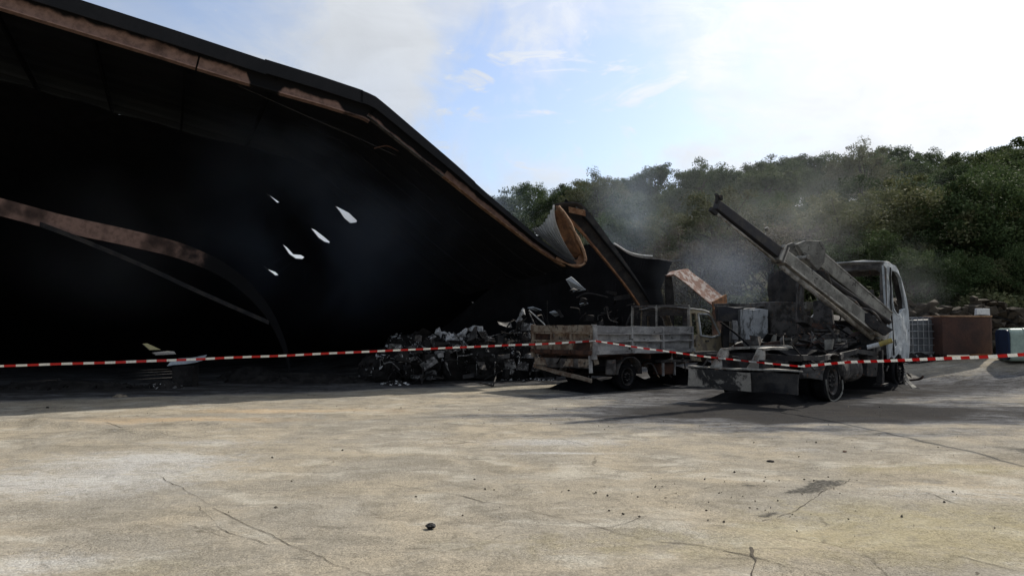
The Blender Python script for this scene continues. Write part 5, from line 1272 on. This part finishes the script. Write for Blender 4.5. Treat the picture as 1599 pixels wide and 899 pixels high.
def heat_warp(root, amp, fine, skip=('rim', 'wheel_nut', 'wheel_disc', 'headboard_mesh', 'melted_residue', 'cage_bar', 'cage_hoop', 'burnt_piece', 'main_boom', 'boom_flange', 'lift_cylinder', 'boom_seam', 'boom_collar', 'boom_foot', 'boom_extension', 'extension_cylinder', 'cylinder_head', 'boom_tip_sheave', 'hose_guide', 'knuckle_arm', 'arm_flange', 'arm_underside', 'arm_cylinder', 'arm_head_plate', 'arm_pin', 'head_rib')):
    def rec(o, M):
        for ch in o.children:
            L = M @ ch.matrix_local if ch.type == 'EMPTY' else M @ ch.matrix_local
            if ch.type == 'MESH' and ch.name.split('.')[0] not in skip:
                me_ = ch.data
                if len(me_.vertices) <= 40:
                    b = bmesh.new(); b.from_mesh(me_); ed = [e for e in b.edges if e.calc_length() > .35]
                    if ed: bmesh.ops.subdivide_edges(b, edges=ed, cuts=4, use_grid_fill=True)
                    b.to_mesh(me_); b.free()
                Li = L.inverted()
                for v in me_.vertices:
                    p = L @ v.co
                    q = p + mnoise.noise_vector(p * .8 + V(3, 1, 7)) * amp + mnoise.noise_vector(p * 3.3) * fine
                    v.co = Li @ q
            rec(ch, L)
    rec(root, Matrix.Identity(4))
bpy.context.view_layer.update()
heat_warp(tip, .035, .010); heat_warp(crane, .075, .02); heat_warp(hop, .08, .03); heat_warp(rt, .03, .02); heat_warp(gt, .02, .008); heat_warp(tote, .03, .0)

# ------------------------------------------------------------------ small things on the slab
def lump(px, py, size, lab, mt, name='charred_lump', cat='lump', parts=4, sq=.7):
    g = G(px, py); e = MB(); r = random.Random(int(px)); z_ = gz(g.x, g.y)
    b = bmesh.new(); 
    for k in range(parts):
        M_ = Matrix.Translation((r.uniform(-.4, .4) * size, r.uniform(-.25, .25) * size, size * r.uniform(.25, .45)))
        bmesh.ops.create_icosphere(b, subdivisions=2, radius=size * r.uniform(.3, .45), matrix=M_)
    for v in b.verts: v.co += mnoise.noise_vector(v.co / size * 2.2 + V(px, 0, 0)) * size * .2; v.co.z *= sq
    zm = min(v.co.z for v in b.verts)
    for v in b.verts: v.co.z -= zm + .006
    me_ = bpy.data.meshes.new(name); b.to_mesh(me_); b.free(); me_.materials.append(MATS[mt]); o = bpy.data.objects.new(name, me_); C.objects.link(o); o.location = (g.x, g.y, z_)
    return tag(o, lab, cat)
lump(676, 825, .075, 'small black charred lump alone on the open concrete', 'lump_black')
lump(1203, 719, .075, 'dark clod beside the pale patch on the slab', 'char', sq=.4)
lump(74, 637, .06, 'small dark clod in the shade of the hall front', 'char')
lump(1320, 704, .05, 'little reddish-brown clod on the slab near the tar patch', 'rust_dark', sq=.5)
rp = random.Random(9); pts = []
for _ in range(420):
    c_ = rp.choice([(1280, 752, .7), (1150, 648, 2.2), (1350, 645, 2.2), (1180, 800, .5), (800, 640, 3.0), (1000, 660, 2.5), (600, 650, 3.0), (300, 670, 2.0), (1050, 770, .7), (1450, 700, 1.5), (700, 750, 3.0), (1300, 820, 2.0), (870, 612, 2)])
    g = G(c_[0], c_[1]); x, y = g.x + rp.gauss(0, c_[2]), g.y + rp.gauss(0, c_[2] * .45)
    if y < 5 or y > 22: continue
    pts.append(V(x, y, gz(x, y) + .008))
scraps(pts, .004, .020, 33, 'pebble', 'grit', None, .15)['label'] = 'loose dark grit and crumbs scattered over the slab'

# ------------------------------------------------------------------ smoke
def smoke(px, py, D, rx, ry, rz, mt, lab, tilt=0.0):
    b = bmesh.new(); bmesh.ops.create_icosphere(b, subdivisions=3, radius=1.0); me_ = bpy.data.meshes.new('smoke'); b.to_mesh(me_); b.free()
    me_.materials.append(MATS[mt]); o = bpy.data.objects.new('smoke', me_); C.objects.link(o); o.location = P(px, py, D); o.scale = (rx, ry, rz); o.rotation_euler = (0, tilt, 0)
    o['label'] = lab; o['kind'] = 'stuff'; return o
smoke(985, 335, 32, 2.6, 2.4, 3.6, 'smoke_blue', 'thin blue smoke rising beyond the fallen roof')
smoke(1245, 350, 27, 4.4, 2.2, 2.6, 'smoke_grey', 'grey-brown smoke drifting behind the crane boom')
smoke(1120, 430, 28, 2.8, 2.0, 2.4, 'smoke_blue', 'bluish smoke hanging behind the folded rusty plate')
smoke(1440, 430, 25, 1.6, 1.4, 1.8, 'smoke_grey', 'faint smoke curling beside the crane lorry cab')
smoke(540, 300, 25.8, 7.0, 4.2, 5.6, 'smoke_hall', 'blue-grey smoke filling the burnt hall')
smoke(1130, 300, 47, 17, 9, 9, 'smoke_veil', 'thin pale smoke veil hanging over the wooded slope')
smoke(180, 380, 24.0, 4.5, 3.0, 3.0, 'smoke_low', 'faint dark haze of smoke low inside the burnt hall')
